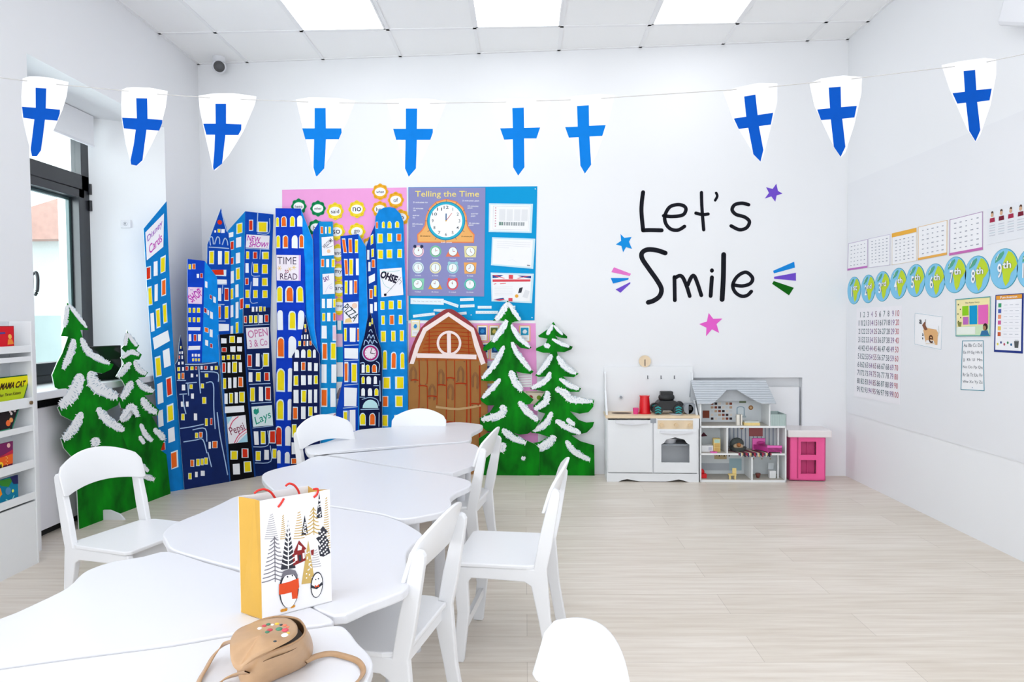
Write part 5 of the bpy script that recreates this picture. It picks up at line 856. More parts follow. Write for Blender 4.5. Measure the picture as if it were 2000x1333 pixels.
# ---------------------------------------------------------------- barn
rb = M('#8f1f28', .6, .1); br1, br2 = M('#a07040', .8, .07, 6, .1), M('#a8602f', .8, .1, 10, .1); wht = M('#f6e2df', .6, .02); rl = M('#a8381a', .8, .05, 30, .1); tn = M('#7d4d26', .6, .05)
def bs(mb, pts, w, l, m): pstroke(mb, MBP, pts, w * 1.25, .045 + l, m, cT, 3, False, False)
P = clampz(pmap(MBP, [(338, 88), (395, 110), (520, 220), (570, 335), (597, 440), (602, 470), (605, 760), (602, 1203), (60, 1203), (62, 760), (66, 470), (75, 375), (150, 215), (285, 108)], .045, cT)); mb = MB(); mb.prism(P, -nW * .006, br1, M('#c9a67c', .7))
barn = tag(mb.build('barn_cutout', base=base_of(P)), 'brown painted barn cutout with a red and white gambrel roof', 'barn cutout')
mb = MB(); mb.face(pmap(MBP, [(338, 130), (500, 235), (545, 420), (555, 440), (95, 440), (105, 410), (190, 235)], .0458, cT), br2)
for a in range(9): y = 190 + a * 27; bs(mb, [(215 - a * 9, y), (330, y - 6), (470 + a * 6, y + 3)], 4, .0016, rl)
bs(mb, [(205, 225), (203, 400)], 5, .0018, rl); bs(mb, [(470, 225), (478, 410)], 5, .0018, rl)
for x, y0_, y1_, w in ((135, 430, 760, 5), (190, 610, 980, 5), (258, 435, 740, 5), (320, 435, 900, 5), (378, 435, 900, 5), (460, 435, 1000, 7), (485, 430, 1200, 7), (550, 470, 1000, 8), (128, 760, 1200, 5), (190, 430, 600, 5)): bs(mb, [(x, y0_), (x + 3, (y0_ + y1_) / 2), (x - 1, y1_)], w, .0016, rl)
for x0_, x1_, y in ((80, 130, 572), (130, 190, 612), (192, 255, 683), (258, 318, 606), (320, 378, 558), (385, 465, 596), (480, 550, 735), (320, 378, 860)): bs(mb, [(x0_, y), ((x0_ + x1_) / 2, y - 3), (x1_, y + 2)], 7, .0018, rl)
for cx_, cy_ in ((95, 520), (285, 540), (225, 640), (420, 520), (520, 560), (160, 800), (350, 640), (100, 860)):
    for k in range(3): bs(mb, [(cx_ - 10 - 5 * k, cy_ + 60), (cx_ - 12 - 6 * k, cy_), (cx_, cy_ - 25 - 9 * k), (cx_ + 12 + 6 * k, cy_), (cx_ + 8 + 5 * k, cy_ + 70)], 2.5, .0012, tn)
for x, y in ((148, 432), (180, 432), (262, 432), (330, 432), (445, 445), (330, 570), (370, 570), (145, 600), (180, 600), (205, 695), (245, 695), (395, 580), (455, 605), (500, 745), (540, 745)): mb.disc(MBP.P(*cT(x, y), .0474), .006, nW, tn, 8)
bs(mb, [(250, 755), (400, 770), (560, 745)], 12, .0024, M('#c09a6a', .7))
mb.build('plank_painting', barn)
mb = MB(); bs(mb, [(78, 455), (84, 385), (158, 222), (285, 120), (338, 97), (392, 120), (514, 226), (578, 385), (590, 455)], 22, .0014, rb); mb.build('roof_edge', barn)
mb = MB(); mb.face(pmap(MBP, [(70, 460), (110, 330), (163, 215), (335, 105), (510, 215), (545, 325), (590, 455), (560, 468), (515, 345), (490, 240), (338, 135), (185, 238), (140, 340), (98, 462)], .0480, cT), wht)
bs(mb, [(118, 403), (320, 407), (528, 413)], 25, .0034, wht); mb.build('roof_trim', barn)
mb = MB(); cc = MBP.P(*cT(340, 318), .0486); mb.ring(cc, .076, .095, nW, wht); mb.stroke([cc + V((0, 0, .075)), cc - V((0, 0, .075))], .03, nW, wht, False); mb.build('round_window', barn)
# ---------------------------------------------------------------- posters on the back wall
c8 = CR(780, 350, .225); cQ = CR(900, 620, .1951)
pinkp, bluep, purp = paper('#f2a4dc'), paper('#0f9ad6'), paper('#8e8fc0')
q = quad(WALL, (551, 371), (794, 366.5), (796, 626), (553, 626), .003); mb = sheet(q, pinkp); tag(mb.build('pink_notice_board', base=q.at(.5, 1)), 'pink paper notice board with word flowers behind the painted towers', 'notice board')
q = quad(WALL, (553, 627), (796, 627), (797, 880), (555, 880), .003); mb = sheet(q, bluep)
q.rect(mb, .44, .0, .47, .07, PAPER); q.rect(mb, .41, .1, .48, .2, paper('#ecc6de')); q.rect(mb, .41, .32, .49, .43, PAPER); q.rect(mb, .41, .47, .5, .68, PAPER, 1); q.poly(mb, [(.415, .6), (.45, .52), (.5, .49), (.5, .6)], paper('#8d7f86'), 2); tag(mb.build('blue_notice_board', base=q.at(.5, 1)), 'low blue paper notice board mostly hidden by the painted towers', 'notice board')
q = quad(WALL, (797.5, 366), (1049.5, 364), (1044, 626), (798, 626), .003); mb = sheet(q, bluep)
for s_, t_ in ((.985, .02), (.98, .98), (.5, .96)): q.disc(mb, s_, t_, .004, PAPER, 1)
tag(mb.build('blue_notice_board', base=q.at(.5, 1)), 'blue paper notice board with the clock chart pinned on it', 'notice board')
q = quad(WALL, (798, 627), (1046, 627), (1051, 866), (800, 870), .003); mb = sheet(q, pinkp); q.rect(mb, 0, 0, 1, .02, PAPER); tag(mb.build('pink_notice_board', base=q.at(.5, 1)), 'lower pink paper board behind the barn and the tall tree', 'notice board')
def flower(px, py, r, col, word, where):
    c = WALL.P(px, py, .0062); R = r * c.y / F * 1.02; n = nW; uu = WALL.u; mb = MB()
    pts = [c + (uu * math.cos(a) + V((0, 0, 1)) * math.sin(a)) * R * (1 + .07 * math.cos(8 * a)) for a in [k * math.pi / 24 for k in range(48)]]
    mb.prism(pts, -n * .001, paper(col)); mb.disc(c + n * LAY, R * .55, n, PAPER, 24, 1.3)
    dk = {'#128a52': '#0b6a3d', '#f4d93a': '#e9bf1c', '#f0b030': '#e39a17'}[col]
    for a in range(8):
        t = a * math.pi / 4; d = uu * math.cos(t) + V((0, 0, 1)) * math.sin(t); e = uu * -math.sin(t) + V((0, 0, 1)) * math.cos(t)
        mb.stroke([c + n * LAY * .6 + d * R * .84 - e * R * .15, c + n * LAY * .6 + d * R * .84 + e * R * .15], R * .1, n, paper(dk))
    k = R * .5; vs, fs, asp = glyphs(word, .005); h = min(.5 * R, 2 * k / asp); w = h * asp
    mb.mesh([c + n * LAY * 2 + uu * (x - .5) * w + V((0, 0, 1)) * (y - .5) * h for x, y in vs], fs, paper('#4a4653'))
    tag(mb.build('word_flower', base=c), 'scalloped paper flower reading "%s", %s' % (word, where), 'paper flower', 'word flowers on the pink notice board')
for a in ((583.5, 403.5, 14.5, '#128a52', 'here', 'green, just above the Time to Read tower'), (621, 407.5, 14.5, '#128a52', 'other', 'green, upper middle of the pink board'), (654.5, 413, 16, '#f4d93a', 'said', 'yellow, left of the no flower'), (697, 409, 16, '#f4d93a', 'no', 'yellow, centre of the pink board'),
    (742.5, 375, 15, '#f0b030', 'when', 'orange, topmost and poking over the board edge'), (773, 391, 15, '#f0b030', 'of', 'orange, near the upper right board corner'), (742, 409, 15, '#f0b030', 'her', 'orange, half behind the round-topped tower'), (657, 453, 16, '#f4d93a', 'so', 'yellow, above the gap between the towers'),
    (697, 453, 16, '#f4d93a', 'go', 'yellow, above the Pizza tower'), (617, 445, 15, '#128a52', 'be', 'green, behind the Welcome tower'), (783, 425, 15, '#f0b030', 'to', 'orange, right of the round-topped tower'), (660, 494, 16, '#f4d93a', 'and', 'yellow, topmost in the gap between towers'),
    (661, 532, 16, '#f4d93a', 'my', 'yellow, second in the gap between towers'), (662, 564, 16, '#f4d93a', 'are', 'yellow, third in the gap between towers'), (662, 599, 16, '#f4d93a', 'your', 'yellow, lowest in the gap between towers'), (722, 478, 14, '#f0b030', 'do', 'orange, in the notch left of the round-topped tower')): flower(*a)
# clock chart
q = quad(WALL, (798.5, 366.5), (948, 366.5), (945.5, 579.5), (796.5, 578), .0062); mb = sheet(q, purp)
kx, ky = 1 / 664.0, 1 / 945.0
def n8(x, y): return ((x - 84) * kx, (y - 72) * ky)
yel, org, tin = paper('#f6e27c'), paper('#f1b46c'), paper('#f08a55')
q.text(mb, 'Telling the Time', *n8(140, 102), *n8(695, 168), yel, 1, .006)
q.poly(mb, [n8(*p) for p in [(160, 480), (200, 440), (225, 400), (235, 320), (265, 250), (320, 195), (410, 170), (500, 192), (560, 245), (590, 320), (600, 400), (625, 440), (660, 478), (655, 552), (165, 552)]], tin, 1)
q.poly(mb, [n8(*p) for p in [(170, 485), (210, 445), (235, 405), (243, 325), (272, 255), (325, 203), (410, 180), (495, 200), (553, 250), (582, 325), (592, 405), (615, 445), (650, 483), (648, 543), (173, 543)]], org, 2)
cs, ct = n8(412, 362)
R1 = 168 * ky; q.disc(mb, cs, ct, R1, paper('#1f7fb0'), 3, 1, 40); q.disc(mb, cs, ct, R1 * .96, paper('#36b3cf'), 4, 1, 40); q.disc(mb, cs, ct, R1 * .85, paper('#fbfcfd'), 5, 1, 40)
hw = q.w / q.h
for k in range(1, 13):
    a = k * math.pi / 6; s_, t_ = cs + math.sin(a) * R1 * .7 / hw, ct - math.cos(a) * R1 * .7; w_ = .016 * len(str(k)); q.text(mb, str(k), s_ - w_, t_ - .014, s_ + w_, t_ + .014, paper('#5a5d66'), 6, .01)
for k in range(12):
    a = k * math.pi / 6; q.line(mb, [(cs + math.sin(a) * R1 * .98 / hw, ct - math.cos(a) * R1 * .98), (cs + math.sin(a) * R1 * 1.12 / hw, ct - math.cos(a) * R1 * 1.12)], .003, paper('#3a5a70'), 6, False, False)
q.line(mb, [(cs, ct), (cs, ct - R1 * .36)], .009, paper('#15538a'), 7); q.line(mb, [(cs, ct), (cs + R1 * .3 / hw, ct - R1 * .4)], .004, paper('#c8372f'), 7); q.disc(mb, cs, ct, .006, paper('#e8b53c'), 8)
for tx, x0, y0, x1, y1 in (('5 minutes to', 125, 193, 250, 208), ('10 minutes', 125, 247, 212, 260), ('to', 125, 266, 148, 277), ('quarter', 120, 310, 180, 324), ('to', 120, 330, 142, 340), ('20 minutes', 118, 382, 210, 396), ('to', 118, 402, 142, 412), ('5 minutes past', 552, 180, 697, 196), ('10 minutes', 598, 226, 690, 240), ('past', 598, 244, 640, 258), ('quarter', 627, 294, 690, 308), ('past', 627, 314, 665, 328), ('20 minutes', 608, 374, 700, 388), ('past', 608, 392, 650, 406), ('half past', 370, 543, 465, 556)):
    q.text(mb, tx, *n8(x0, y0), *n8(x1, y1), PAPER, 3, .012)
for tx, x0, y0, x1, y1 in (('25 minutes to', 188, 486, 275, 500), ('25 minutes past', 545, 490, 640, 504)): q.text(mb, tx, *n8(x0, y0), *n8(x1, y1), paper('#7a5a3a'), 3, .01)
CC = ['#f2c6d2', '#7fc9a0', '#ee8160', '#e8dfa8', '#cfe3ea', '#e9e1b6', '#9fd2dc', '#f0ad66', '#8fd6b6', '#e9a13c', '#e8606a', '#5fc9b6']
for k in range(12):
    cx_, cy_ = 172 + (k % 4) * 151, 627 + (k // 4) * 143; s_, t_ = n8(cx_, cy_); c = paper(CC[k]); r = 46 * ky
    if k % 4 == 3 and k < 8 or k == 8: q.poly(mb, [n8(cx_ + a, cy_ + b) for a, b in ((-55, -48), (55, -48), (48, 50), (-48, 50))], c, 1)
    elif k in (2, 9): q.poly(mb, [n8(cx_ + a, cy_ + b) for a, b in ((-62, 45), (-20, -40), (20, -40), (62, 45))], c, 1)
    else: q.disc(mb, s_, t_, r * 1.1, c, 1)
    if k in (0, 6, 10): [q.disc(mb, n8(cx_ + sg * 30, cy_ - 42)[0], n8(0, cy_ - 42)[1], .015, paper('#2c3350' if k == 0 else CC[k]), 1) for sg in (-1, 1)]
    q.disc(mb, s_, t_, r * .86, paper('#39535f'), 2); q.disc(mb, s_, t_, r * .8, paper('#f2f7f9'), 3)
    a = (k + 1) * math.pi / 6; q.line(mb, [(s_, t_), (s_, t_ - r * .55)], .003, INK, 4, False, False); q.line(mb, [(s_, t_), (s_ + math.sin(a) * r * .4 / hw, t_ - math.cos(a) * r * .4)], .004, paper('#c0453f'), 4, False, False)
    x_ = 52 if k > 8 else 44; q.text(mb, "%d o'clock" % (k + 1), *n8(cx_ - x_ / 2 - 5, cy_ + 62), *n8(cx_ + x_ / 2 + 5, cy_ + 74), PAPER, 2, .01)
tag(mb.build('clock_chart', base=q.at(.5, 1)), 'purple Telling the Time chart with a big clock above twelve small clocks', 'poster')
# sheets in plastic pockets
def pocket(pts, label, draw):
    q = quad(WALL, *[c8(*p) for p in pts], .0062); mb = sheet(q, paper('#cfeaf4')); q.rect(mb, .03, .05, .95, .95, PAPER, 1); draw(q, mb); tag(mb.build('worksheet', base=q.at(.5, 1)), label, 'sheet of paper', 'worksheets in plastic pockets')
lg, gy = paper('#c9ccd2'), paper('#8d939b')
def d1(q, mb):
    for k in range(4): q.rect(mb, .24 + k * .17, .2, .38 + k * .17, .6, paper('#e6e7ea'), 2)
    for k in range(11): q.rect(mb, .24 + k * .055, .64, .24 + k * .055 + (.035 if k % 3 else .045), .76, paper('#6f8f84' if k < 2 else '#9da4a8'), 2)
    q.line(mb, [(.1, .1), (.92, .1), (.92, .9), (.1, .9), (.1, .1)], .008, lg, 2, False, False)
    for k in range(8): q.rect(mb, .14, .14 + k * .09, .17, .18 + k * .09, paper('#d9a9b4'), 2)
pocket([(778, 210), (1160, 215), (1148, 468), (775, 460)], 'white worksheet in a pocket, top of three on the blue board', d1)
def d2(q, mb):
    for k in range(4): q.line(mb, [(.12, .14 + k * .07), (.9 - .5 * (k == 3), .14 + k * .07)], .006, lg, 2, False, False)
    q.rect(mb, .85, .88, .92, .92, gy, 2); q.line(mb, [(.4, .8), (.5, .74), (.6, .82)], .004, lg, 2)
pocket([(805, 505), (1180, 518), (1162, 780), (795, 748)], 'nearly blank worksheet in a pocket, middle of three on the blue board', d2)
rd_, nv = paper('#e0505c'), paper('#2c4f96')
def d3(q, mb):
    for u0, u1 in ((.04, .3), (.62, .94)): q.poly(mb, [(u0, .08), (u1, .08), ((u0 + u1) / 2, .17), (u0, .19)] if u0 < .1 else [(u0, .08), (u1, .08), (u1, .16), ((u0 + u1) / 2, .14)], nv, 2)
    q.poly(mb, [(.42, .06), (.52, .06), (.52, .2), (.42, .2)], rd_, 3); q.poly(mb, [(.04, .1), (.3, .19), (.34, .19), (.1, .08)], rd_, 3); q.poly(mb, [(.9, .08), (.65, .18), (.6, .18), (.84, .08)], rd_, 3)
    q.poly(mb, [(.04, .24), (.93, .2), (.93, .27), (.04, .32)], rd_, 3); q.line(mb, [(.07, .4), (.12, .38)], .02, rd_, 2); q.line(mb, [(.22, .38), (.35, .36)], .02, rd_, 2)
    q.poly(mb, [(.04, .93), (.3, .86), (.32, .93)], nv, 2); q.rect(mb, .42, .86, .52, .97, rd_, 2); q.poly(mb, [(.05, .95), (.3, .9), (.33, .93), (.2, .97)], rd_, 3)
    for k in range(6): q.line(mb, [(.08, .5 + k * .055), (.52, .47 + k * .055)], .005, lg, 2, False, False)
    q.poly(mb, [(.68, .5), (.76, .47), (.73, .66), (.65, .68)], INK, 2); q.disc(mb, .62, .78, .06, paper('#f0b04a'), 2); q.poly(mb, [(.82, .55), (.93, .6), (.88, .85), (.76, .8)], paper('#e3e4e8'), 2)
pocket([(793, 812), (1168, 822), (1150, 1078), (800, 1062)], 'worksheet with red white and blue flag borders, lowest of three on the blue board', d3)
for i, (pts, l_) in enumerate((([(97, 1035), (385, 1040), (385, 1092), (97, 1085)], 'widest word strip, left below the clock chart'), ([(388, 1050), (515, 1092), (508, 1118), (382, 1072)], 'tilted word strip right of the widest strip'), ([(527, 1037), (645, 1032), (647, 1056), (527, 1060)], 'short word strip, upper of two below the chart middle'), ([(527, 1092), (652, 1088), (653, 1112), (528, 1118)], 'short word strip, lower of two below the chart middle'),
    ([(300, 1130), (410, 1130), (410, 1158), (295, 1148)], 'small word strip left above the barn ridge'), ([(118, 1180), (305, 1158), (310, 1182), (120, 1204)], 'long tilted word strip at the lower left board corner'), ([(500, 1160), (582, 1152), (584, 1175), (505, 1182)], 'small word strip right of the barn ridge'), ([(680, 1102), (800, 1102), (800, 1125), (680, 1125)], 'word strip left of the fir tree tip'),
    ([(663, 1145), (858, 1145), (850, 1170), (663, 1170)], 'long word strip low beside the fir tree'), ([(960, 1102), (1007, 1100), (1005, 1130), (975, 1130)], 'short word strip right of the fir tree tip'))):
    q = quad(WALL, *[c8(*p) for p in pts], .0062); mb = sheet(q, paper('#e9f4fa'))
    for k in range(7): q.line(mb, [(.08 + k * .125, .45), (.16 + k * .125, .5), (.15 + k * .125, .6)], .09, lg, 1, False, False)
    tag(mb.build('word_strip', base=q.at(.5, 1)), 'white paper ' + l_, 'word strip', 'word strips on the blue board')
# picture cards on the lower pink board
def card(tl, br_, label, frame, pic, cr=cQ):
    q = quad(WALL, cr(*tl), cr(br_[0], tl[1]), cr(*br_), cr(tl[0], br_[1]), .0062); mb = sheet(q, paper(frame)); q.rect(mb, .1, .06, .9, .94, PAPER, 1); q.rect(mb, .16, .14, .84, .6, paper(pic), 2)
    q.poly(mb, [(.3, .4), (.42, .26), (.6, .25), (.72, .38), (.6, .5), (.4, .5)], paper('#dfe9ef' if pic == '#2b9cc4' else '#c9b45a' if pic == '#5f6b3a' else '#3a8fd0'), 3)
    for k in range(2): q.line(mb, [(.25, .72 + k * .09), (.75, .72 + k * .09)], .02, lg, 2, False, False)
    tag(mb.build('picture_card', base=q.at(.5, 1)), label, 'picture card', 'picture cards on the lower pink board')
card((160, 78), (270, 240), 'orange-edged card with a blue picture, left of the fir tree tip', '#f3c08a', '#1f5c9c')
card((283, 80), (385, 245), 'orange-edged card with an olive picture behind the fir tree tip', '#f3c08a', '#5f6b3a')
card((583, 82), (697, 245), 'orange-edged card with a pale blue picture, right of the fir tree tip', '#f3c08a', '#2b9cc4')
card((170, 250), (285, 418), 'orange-edged card, lower row beside the barn roof', '#f3c08a', '#27518a')
card((293, 250), (400, 425), 'orange-edged card, lower row behind the fir tree branch', '#f3c08a', '#27518a')
card((-500, 25), (-410, 200), 'cream card at the left end of the lower pink board', '#f2dfa0', '#efe6c6')
q = quad(WALL, cQ(250, 440), cQ(360, 440), cQ(360, 690), cQ(250, 690), .0062); mb = sheet(q, paper('#dfe3ee')); q.rect(mb, 0, .2, 1, .45, paper('#2f57a8'), 1); q.rect(mb, 0, .55, 1, .75, paper('#3f6cb4'), 1); q.rect(mb, 0, .8, 1, .9, paper('#e7c95a'), 1); tag(mb.build('worksheet', base=q.at(.5, 1)), 'blue and yellow printed sheet between barn and fir tree', 'sheet of paper')
q = quad(WALL, cQ(545, 560), cQ(712, 560), cQ(712, 700), cQ(560, 700), .0062); mb = sheet(q, PAPER)
for k in range(5): q.line(mb, [(.05, .15 + k * .18), (.95, .1 + k * .18)], .05, paper('#e6c3da'), 1, False, False)
tag(mb.build('worksheet', base=q.at(.5, 1)), 'white sheet with faint pink lines right of the fir tree trunk', 'sheet of paper')
q = quad(WALL, cQ(655, 740), cQ(745, 742), cQ(745, 880), cQ(650, 880), .0062); q = quad(WALL, cQ(650, 738), cQ(735, 740), cQ(738, 870), cQ(650, 870), .0062); q = quad(WALL, cQ(640, 738), cQ(838, 742), cQ(838, 870), cQ(640, 870), .0062); mb = sheet(q, paper('#ecdfc9')); q.line(mb, [(.05, .08), (.95, .08)], .05, paper('#6b5a4c'), 1, False, False); q.disc(mb, .3, .48, .16, paper('#a23b3b'), 1); q.disc(mb, .72, .5, .17, paper('#7a9c33'), 1)
tag(mb.build('worksheet', base=q.at(.5, 1)), 'cream sheet with a red and a green circle between the two fir trees', 'sheet of paper')
# ---------------------------------------------------------------- right wall posters
RN = V((-1, 0, 0)); cW = CR(1640, 390, .18); oR = .0055
WN = ('first', 'second', 'third', 'fourth', 'fifth', 'sixth', 'seventh', 'eighth', 'ninth', 'tenth')
ORD = ['1st', '2nd', '3rd', '4th', '5th', '6th', '7th', '8th', '9th', '10th']
for i, (cx_, cy_, h) in enumerate(((155, 988, 295), (308, 970, 305), (462, 943, 325), (635, 912, 335), (822, 880, 350), (1030, 880, 365), (1250, 818, 390), (1488, 815, 405), (1780, 752, 435), (2085, 745, 455))):
    c = RW.P(*cW(cx_, cy_), oR); R = h * .18 / 2 * c.y / F * 1.0
    q = Quad(c + V((0, R, R)), c + V((0, -R, R)), c + V((0, -R, -R)), c + V((0, R, -R)), RN); mb = MB()
    P = [q.at(.5 + .5 * math.cos(a * math.pi / 20), .5 + .5 * math.sin(a * math.pi / 20)) for a in range(40)]; mb.prism(P, -RN * .0015, paper('#3f9fb4'))
    q.disc(mb, .5, .5, .485, paper('#86c9ec'), 1, 1, 40)
    lv = paper('#c3da3a'); q.poly(mb, [(.52, .3), (.66, .08), (.78, .12), (.9, .25), (.965, .42), (.9, .5), (.84, .56), (.76, .62), (.7, .82), (.58, .93), (.5, .8), (.47, .62), (.42, .5)], lv, 2)
    q.poly(mb, [(.22, .2), (.4, .1), (.5, .06), (.52, .12), (.42, .24), (.3, .3), (.2, .34)], paper('#5cab8e'), 2); q.line(mb, [(.24, .26), (.34, .12)], .02, PAPER, 3)
    n_, sfx = ORD[i][:-2], ORD[i][-2:]; w0 = .16 if len(n_) == 1 else .28
    ink = paper('#6f7f8a'); x0 = .3 - (.08 if len(n_) > 1 else 0)
    q.text(mb, n_, x0, .36, x0 + w0, .72, ink, 4, .055); q.text(mb, n_, x0, .36, x0 + w0, .72, PAPER, 5, .018)
    q.text(mb, sfx, x0 + w0 + .03, .32, x0 + w0 + .32, .5, ink, 4, .055); q.text(mb, sfx, x0 + w0 + .03, .32, x0 + w0 + .32, .5, PAPER, 5, .018)
    tag(mb.build('globe_cutout', base=c), 'round blue and green globe cutout reading %s, %s from the back corner' % (ORD[i], WN[i]), 'globe cutout', 'globe cutouts with ordinal numbers on the right wall')
def rsheet(name, pts, label, cat, col='#f5f5f8', cr=cW, off=oR, grp=None, draw=None):
    q = quad(RW, *[cr(*p) for p in pts], off); mb = sheet(q, paper(col))
    if draw: draw(q, mb)
    return tag(mb.build(name, base=q.at(.5, 1)), label, cat, grp)
def grid(nc, nr, top, border, bar=None, barat='b'):
    def f(q, mb):
        b = paper(border); q.rect(mb, 0, 0, .02, 1, b); q.rect(mb, .98, 0, 1, 1, b); q.rect(mb, 0, 0, 1, .015, b); q.rect(mb, 0, .985, 1, 1, b)
        if bar: q.rect(mb, 0, .93 if barat == 'b' else 0, 1, 1 if barat == 'b' else .13, paper(bar), 2)
        t0, t1 = (.07, .9) if barat == 'b' or not bar else (.2, .94)
        for i in range(nc):
            for j in range(nr):
                s_ = .1 + .84 * (i + .5) / nc; t_ = t0 + (t1 - t0) * (j + .5) / nr; w_ = .06 * random.uniform(.5, 1.1); q.rect(mb, s_ - w_ / 1.6, t_ - .012, s_ + w_ / 1.6, t_ + .012, paper('#9fa3b0'), 2)
    return f
gC = 'word charts in a row above the globes'
rsheet('word_chart', [(95, 478), (305, 430), (303, 740), (85, 772)], 'white word chart with purple edges, nearest the back corner', 'chart', grp=gC, draw=grid(5, 6, 0, '#b9a2c9', '#c277bf'))
rsheet('word_chart', [(312, 425), (550, 375), (548, 712), (315, 742)], 'white word chart with a thin pale border, second from the back corner', 'chart', grp=gC, draw=grid(5, 8, 0, '#cdc6dc'))
rsheet('word_chart', [(568, 368), (835, 305), (838, 665), (566, 712)], 'white word chart with an orange bar along its top', 'chart', grp=gC, draw=grid(5, 7, 0, '#ece0cc', '#efb347', 't'))
rsheet('word_chart', [(850, 298), (1170, 222), (1166, 600), (850, 660)], 'white word chart with an orange bar along its bottom', 'chart', grp=gC, draw=grid(5, 6, 0, '#ecc88c', '#ecb157'))
rsheet('word_chart', [(1195, 218), (1555, 128), (1555, 545), (1190, 610)], 'white word chart with a purple bar, largest and next to the portraits', 'chart', grp=gC, draw=grid(5, 6, 0, '#b089b8', '#c86fb5'))
def port(q, mb):
    for i in range(7):
        s_ = .08 + i * .135; q.poly(mb, [(s_ - .04, .4), (s_ - .035, .28), (s_ + .035, .28), (s_ + .04, .4)], paper('#7b2438' if i % 2 else '#a8314e'), 1); q.disc(mb, s_, .2, .055, paper('#d8b090'), 2); q.disc(mb, s_, .14, .05, paper('#5a4136'), 1)
        for k in range(5): q.rect(mb, s_ - .045, .48 + k * .07, s_ + .045, .5 + k * .07, paper('#c8d4dc' if k % 2 else '#c6c8d2'), 1)
rsheet('portrait_chart', [(1600, 105), (2420, -90), (2410, 330), (1600, 490)], 'pale chart with a row of small figures in dark red at the right picture edge', 'chart', '#e9ebf0', draw=port)
cV = CR(1640, 560, .195)
def hundred(q, mb):
    for r in range(10):
        for c_ in range(10):
            k = r * 10 + c_ + 1; t = str(k); w_ = .0175 * len(t); s_ = .1 + c_ * .0905; t_ = .075 + r * .0925
            col = ['#5d6472', '#6a6f7c', '#8d5f78', '#4f6f73', '#8f6fa0', '#c0606c'][(c_ * 3 + r * 5) % 5 if c_ < 9 else 5]
            q.text(mb, t, s_ - w_, t_ - .03, s_ + w_, t_ + .03, paper(col), 1)
rsheet('number_chart', [(170, 218), (625, 190), (605, 1185), (145, 1100)], 'white chart of the numbers 1 to 100 beside the back corner', 'chart', '#f2f0f5', cV, draw=hundred)
def ecard(q, mb):
    b = paper('#8fb8cc')
    for e in ([(.02, .03), (.98, .03)], [(.98, .03), (.98, .97)], [(.98, .97), (.02, .97)], [(.02, .97), (.02, .03)]): q.line(mb, e, .008, b, 1, False, False)
    q.poly(mb, [(.34, .5), (.4, .42), (.5, .42), (.8, .42), (.86, .5), (.85, .86), (.76, .86), (.72, .75), (.46, .78), (.44, .86), (.4, .72)], paper('#e3b27c'), 1)
    q.poly(mb, [(.3, .36), (.36, .28), (.42, .22), (.42, .34), (.5, .46), (.42, .5), (.36, .46)], paper('#8d5a44'), 2); q.line(mb, [(.4, .3), (.42, .18)], .02, paper('#5c4a42'), 2); q.text(mb, 'e', .53, .6, .72, .84, paper('#5a3a2c'), 2, .01); q.text(mb, 'a', .19, .2, .28, .33, INK, 2, .02)
    q.text(mb, 'a', .3, .6, .36, .68, INK, 2, .02); q.text(mb, 'e', .3, .72, .36, .78, INK, 2, .02); q.line(mb, [(.88, .3), (.9, .5), (.86, .6)], .008, paper('#7a8a5a'), 2); q.poly(mb, [(.44, .88), (.78, .82), (.78, .84), (.44, .9)], paper('#e8d9c6'), 1)
rsheet('letter_card', [(750, 255), (1032, 295), (1022, 645), (745, 585)], 'white card with a brown animal and the letter e', 'card', cr=cV, draw=ecard)
def bright(q, mb):
    q.rect(mb, .02, .02, .98, .98, paper('#f6ebb0'), 1); q.poly(mb, [(.02, .75), (.98, .7), (.98, .98), (.02, .98)], paper('#cfe6c0'), 2); q.text(mb, 'The Rainy Story', .28, .1, .7, .15, paper('#6f7a6a'), 3)
    q.rect(mb, .2, .2, .38, .45, paper('#8fce25'), 3); q.rect(mb, .22, .49, .38, .69, paper('#c06ec0'), 3); q.rect(mb, .41, .2, .63, .69, paper('#149ad0'), 3); q.rect(mb, .66, .2, .93, .69, paper('#e86cbc'), 3)
    for a in ((.08, .15), (.14, .28), (.07, .4), (.15, .5), (.08, .6)): q.disc(mb, a[0], a[1], .02, paper('#4a5a2a'), 3)
    q.poly(mb, [(.05, .62), (.18, .62), (.15, .74), (.08, .74)], paper('#8a8a4a'), 3); q.rect(mb, .03, .75, .58, .95, paper('#eef3ea'), 3); q.disc(mb, .86, .76, .09, paper('#3a2a24'), 3); q.disc(mb, .84, .79, .06, paper('#a9805e'), 4); q.poly(mb, [(.72, .98), (.76, .86), (.92, .85), (.97, .98)], paper('#3c74a4'), 4)
    b = paper('#2f9aa0')
    for e in ((0, 0, 1, .02), (0, .98, 1, 1), (0, 0, .015, 1), (.985, 0, 1, 1)): q.rect(mb, *e, b, 5)
rsheet('picture_poster', [(1165, 128), (1518, 98), (1515, 498), (1168, 500)], 'colourful teal-edged poster with green, blue and pink blocks', 'poster', cr=cV, draw=bright)
def alpha(q, mb):
    for e in ((0, 0, 1, .014), (0, .986, 1, 1), (0, 0, .03, 1), (.97, 0, 1, 1)): q.rect(mb, *e, paper('#4f93a8'), 1)
    for k, t in enumerate(('Aa Bb Cc Dd', 'Ee Ff Gg Hh Ii', 'Jj  Kk  Ll  Mm', 'Nn Oo Pp Qq', 'Rr Ss Tt Uu Vv', 'Ww Xx Yy Zz')): q.text(mb, t, .08, .06 + k * .148, .93, .13 + k * .148, paper('#6c7078'), 1)
    q.disc(mb, .5, .945, .012, paper('#6b86b0'), 1)
rsheet('alphabet_chart', [(1228, 542), (1442, 540), (1452, 1048), (1212, 1035)], 'narrow white alphabet chart below the teal-edged poster', 'chart', cr=cV, draw=alpha)
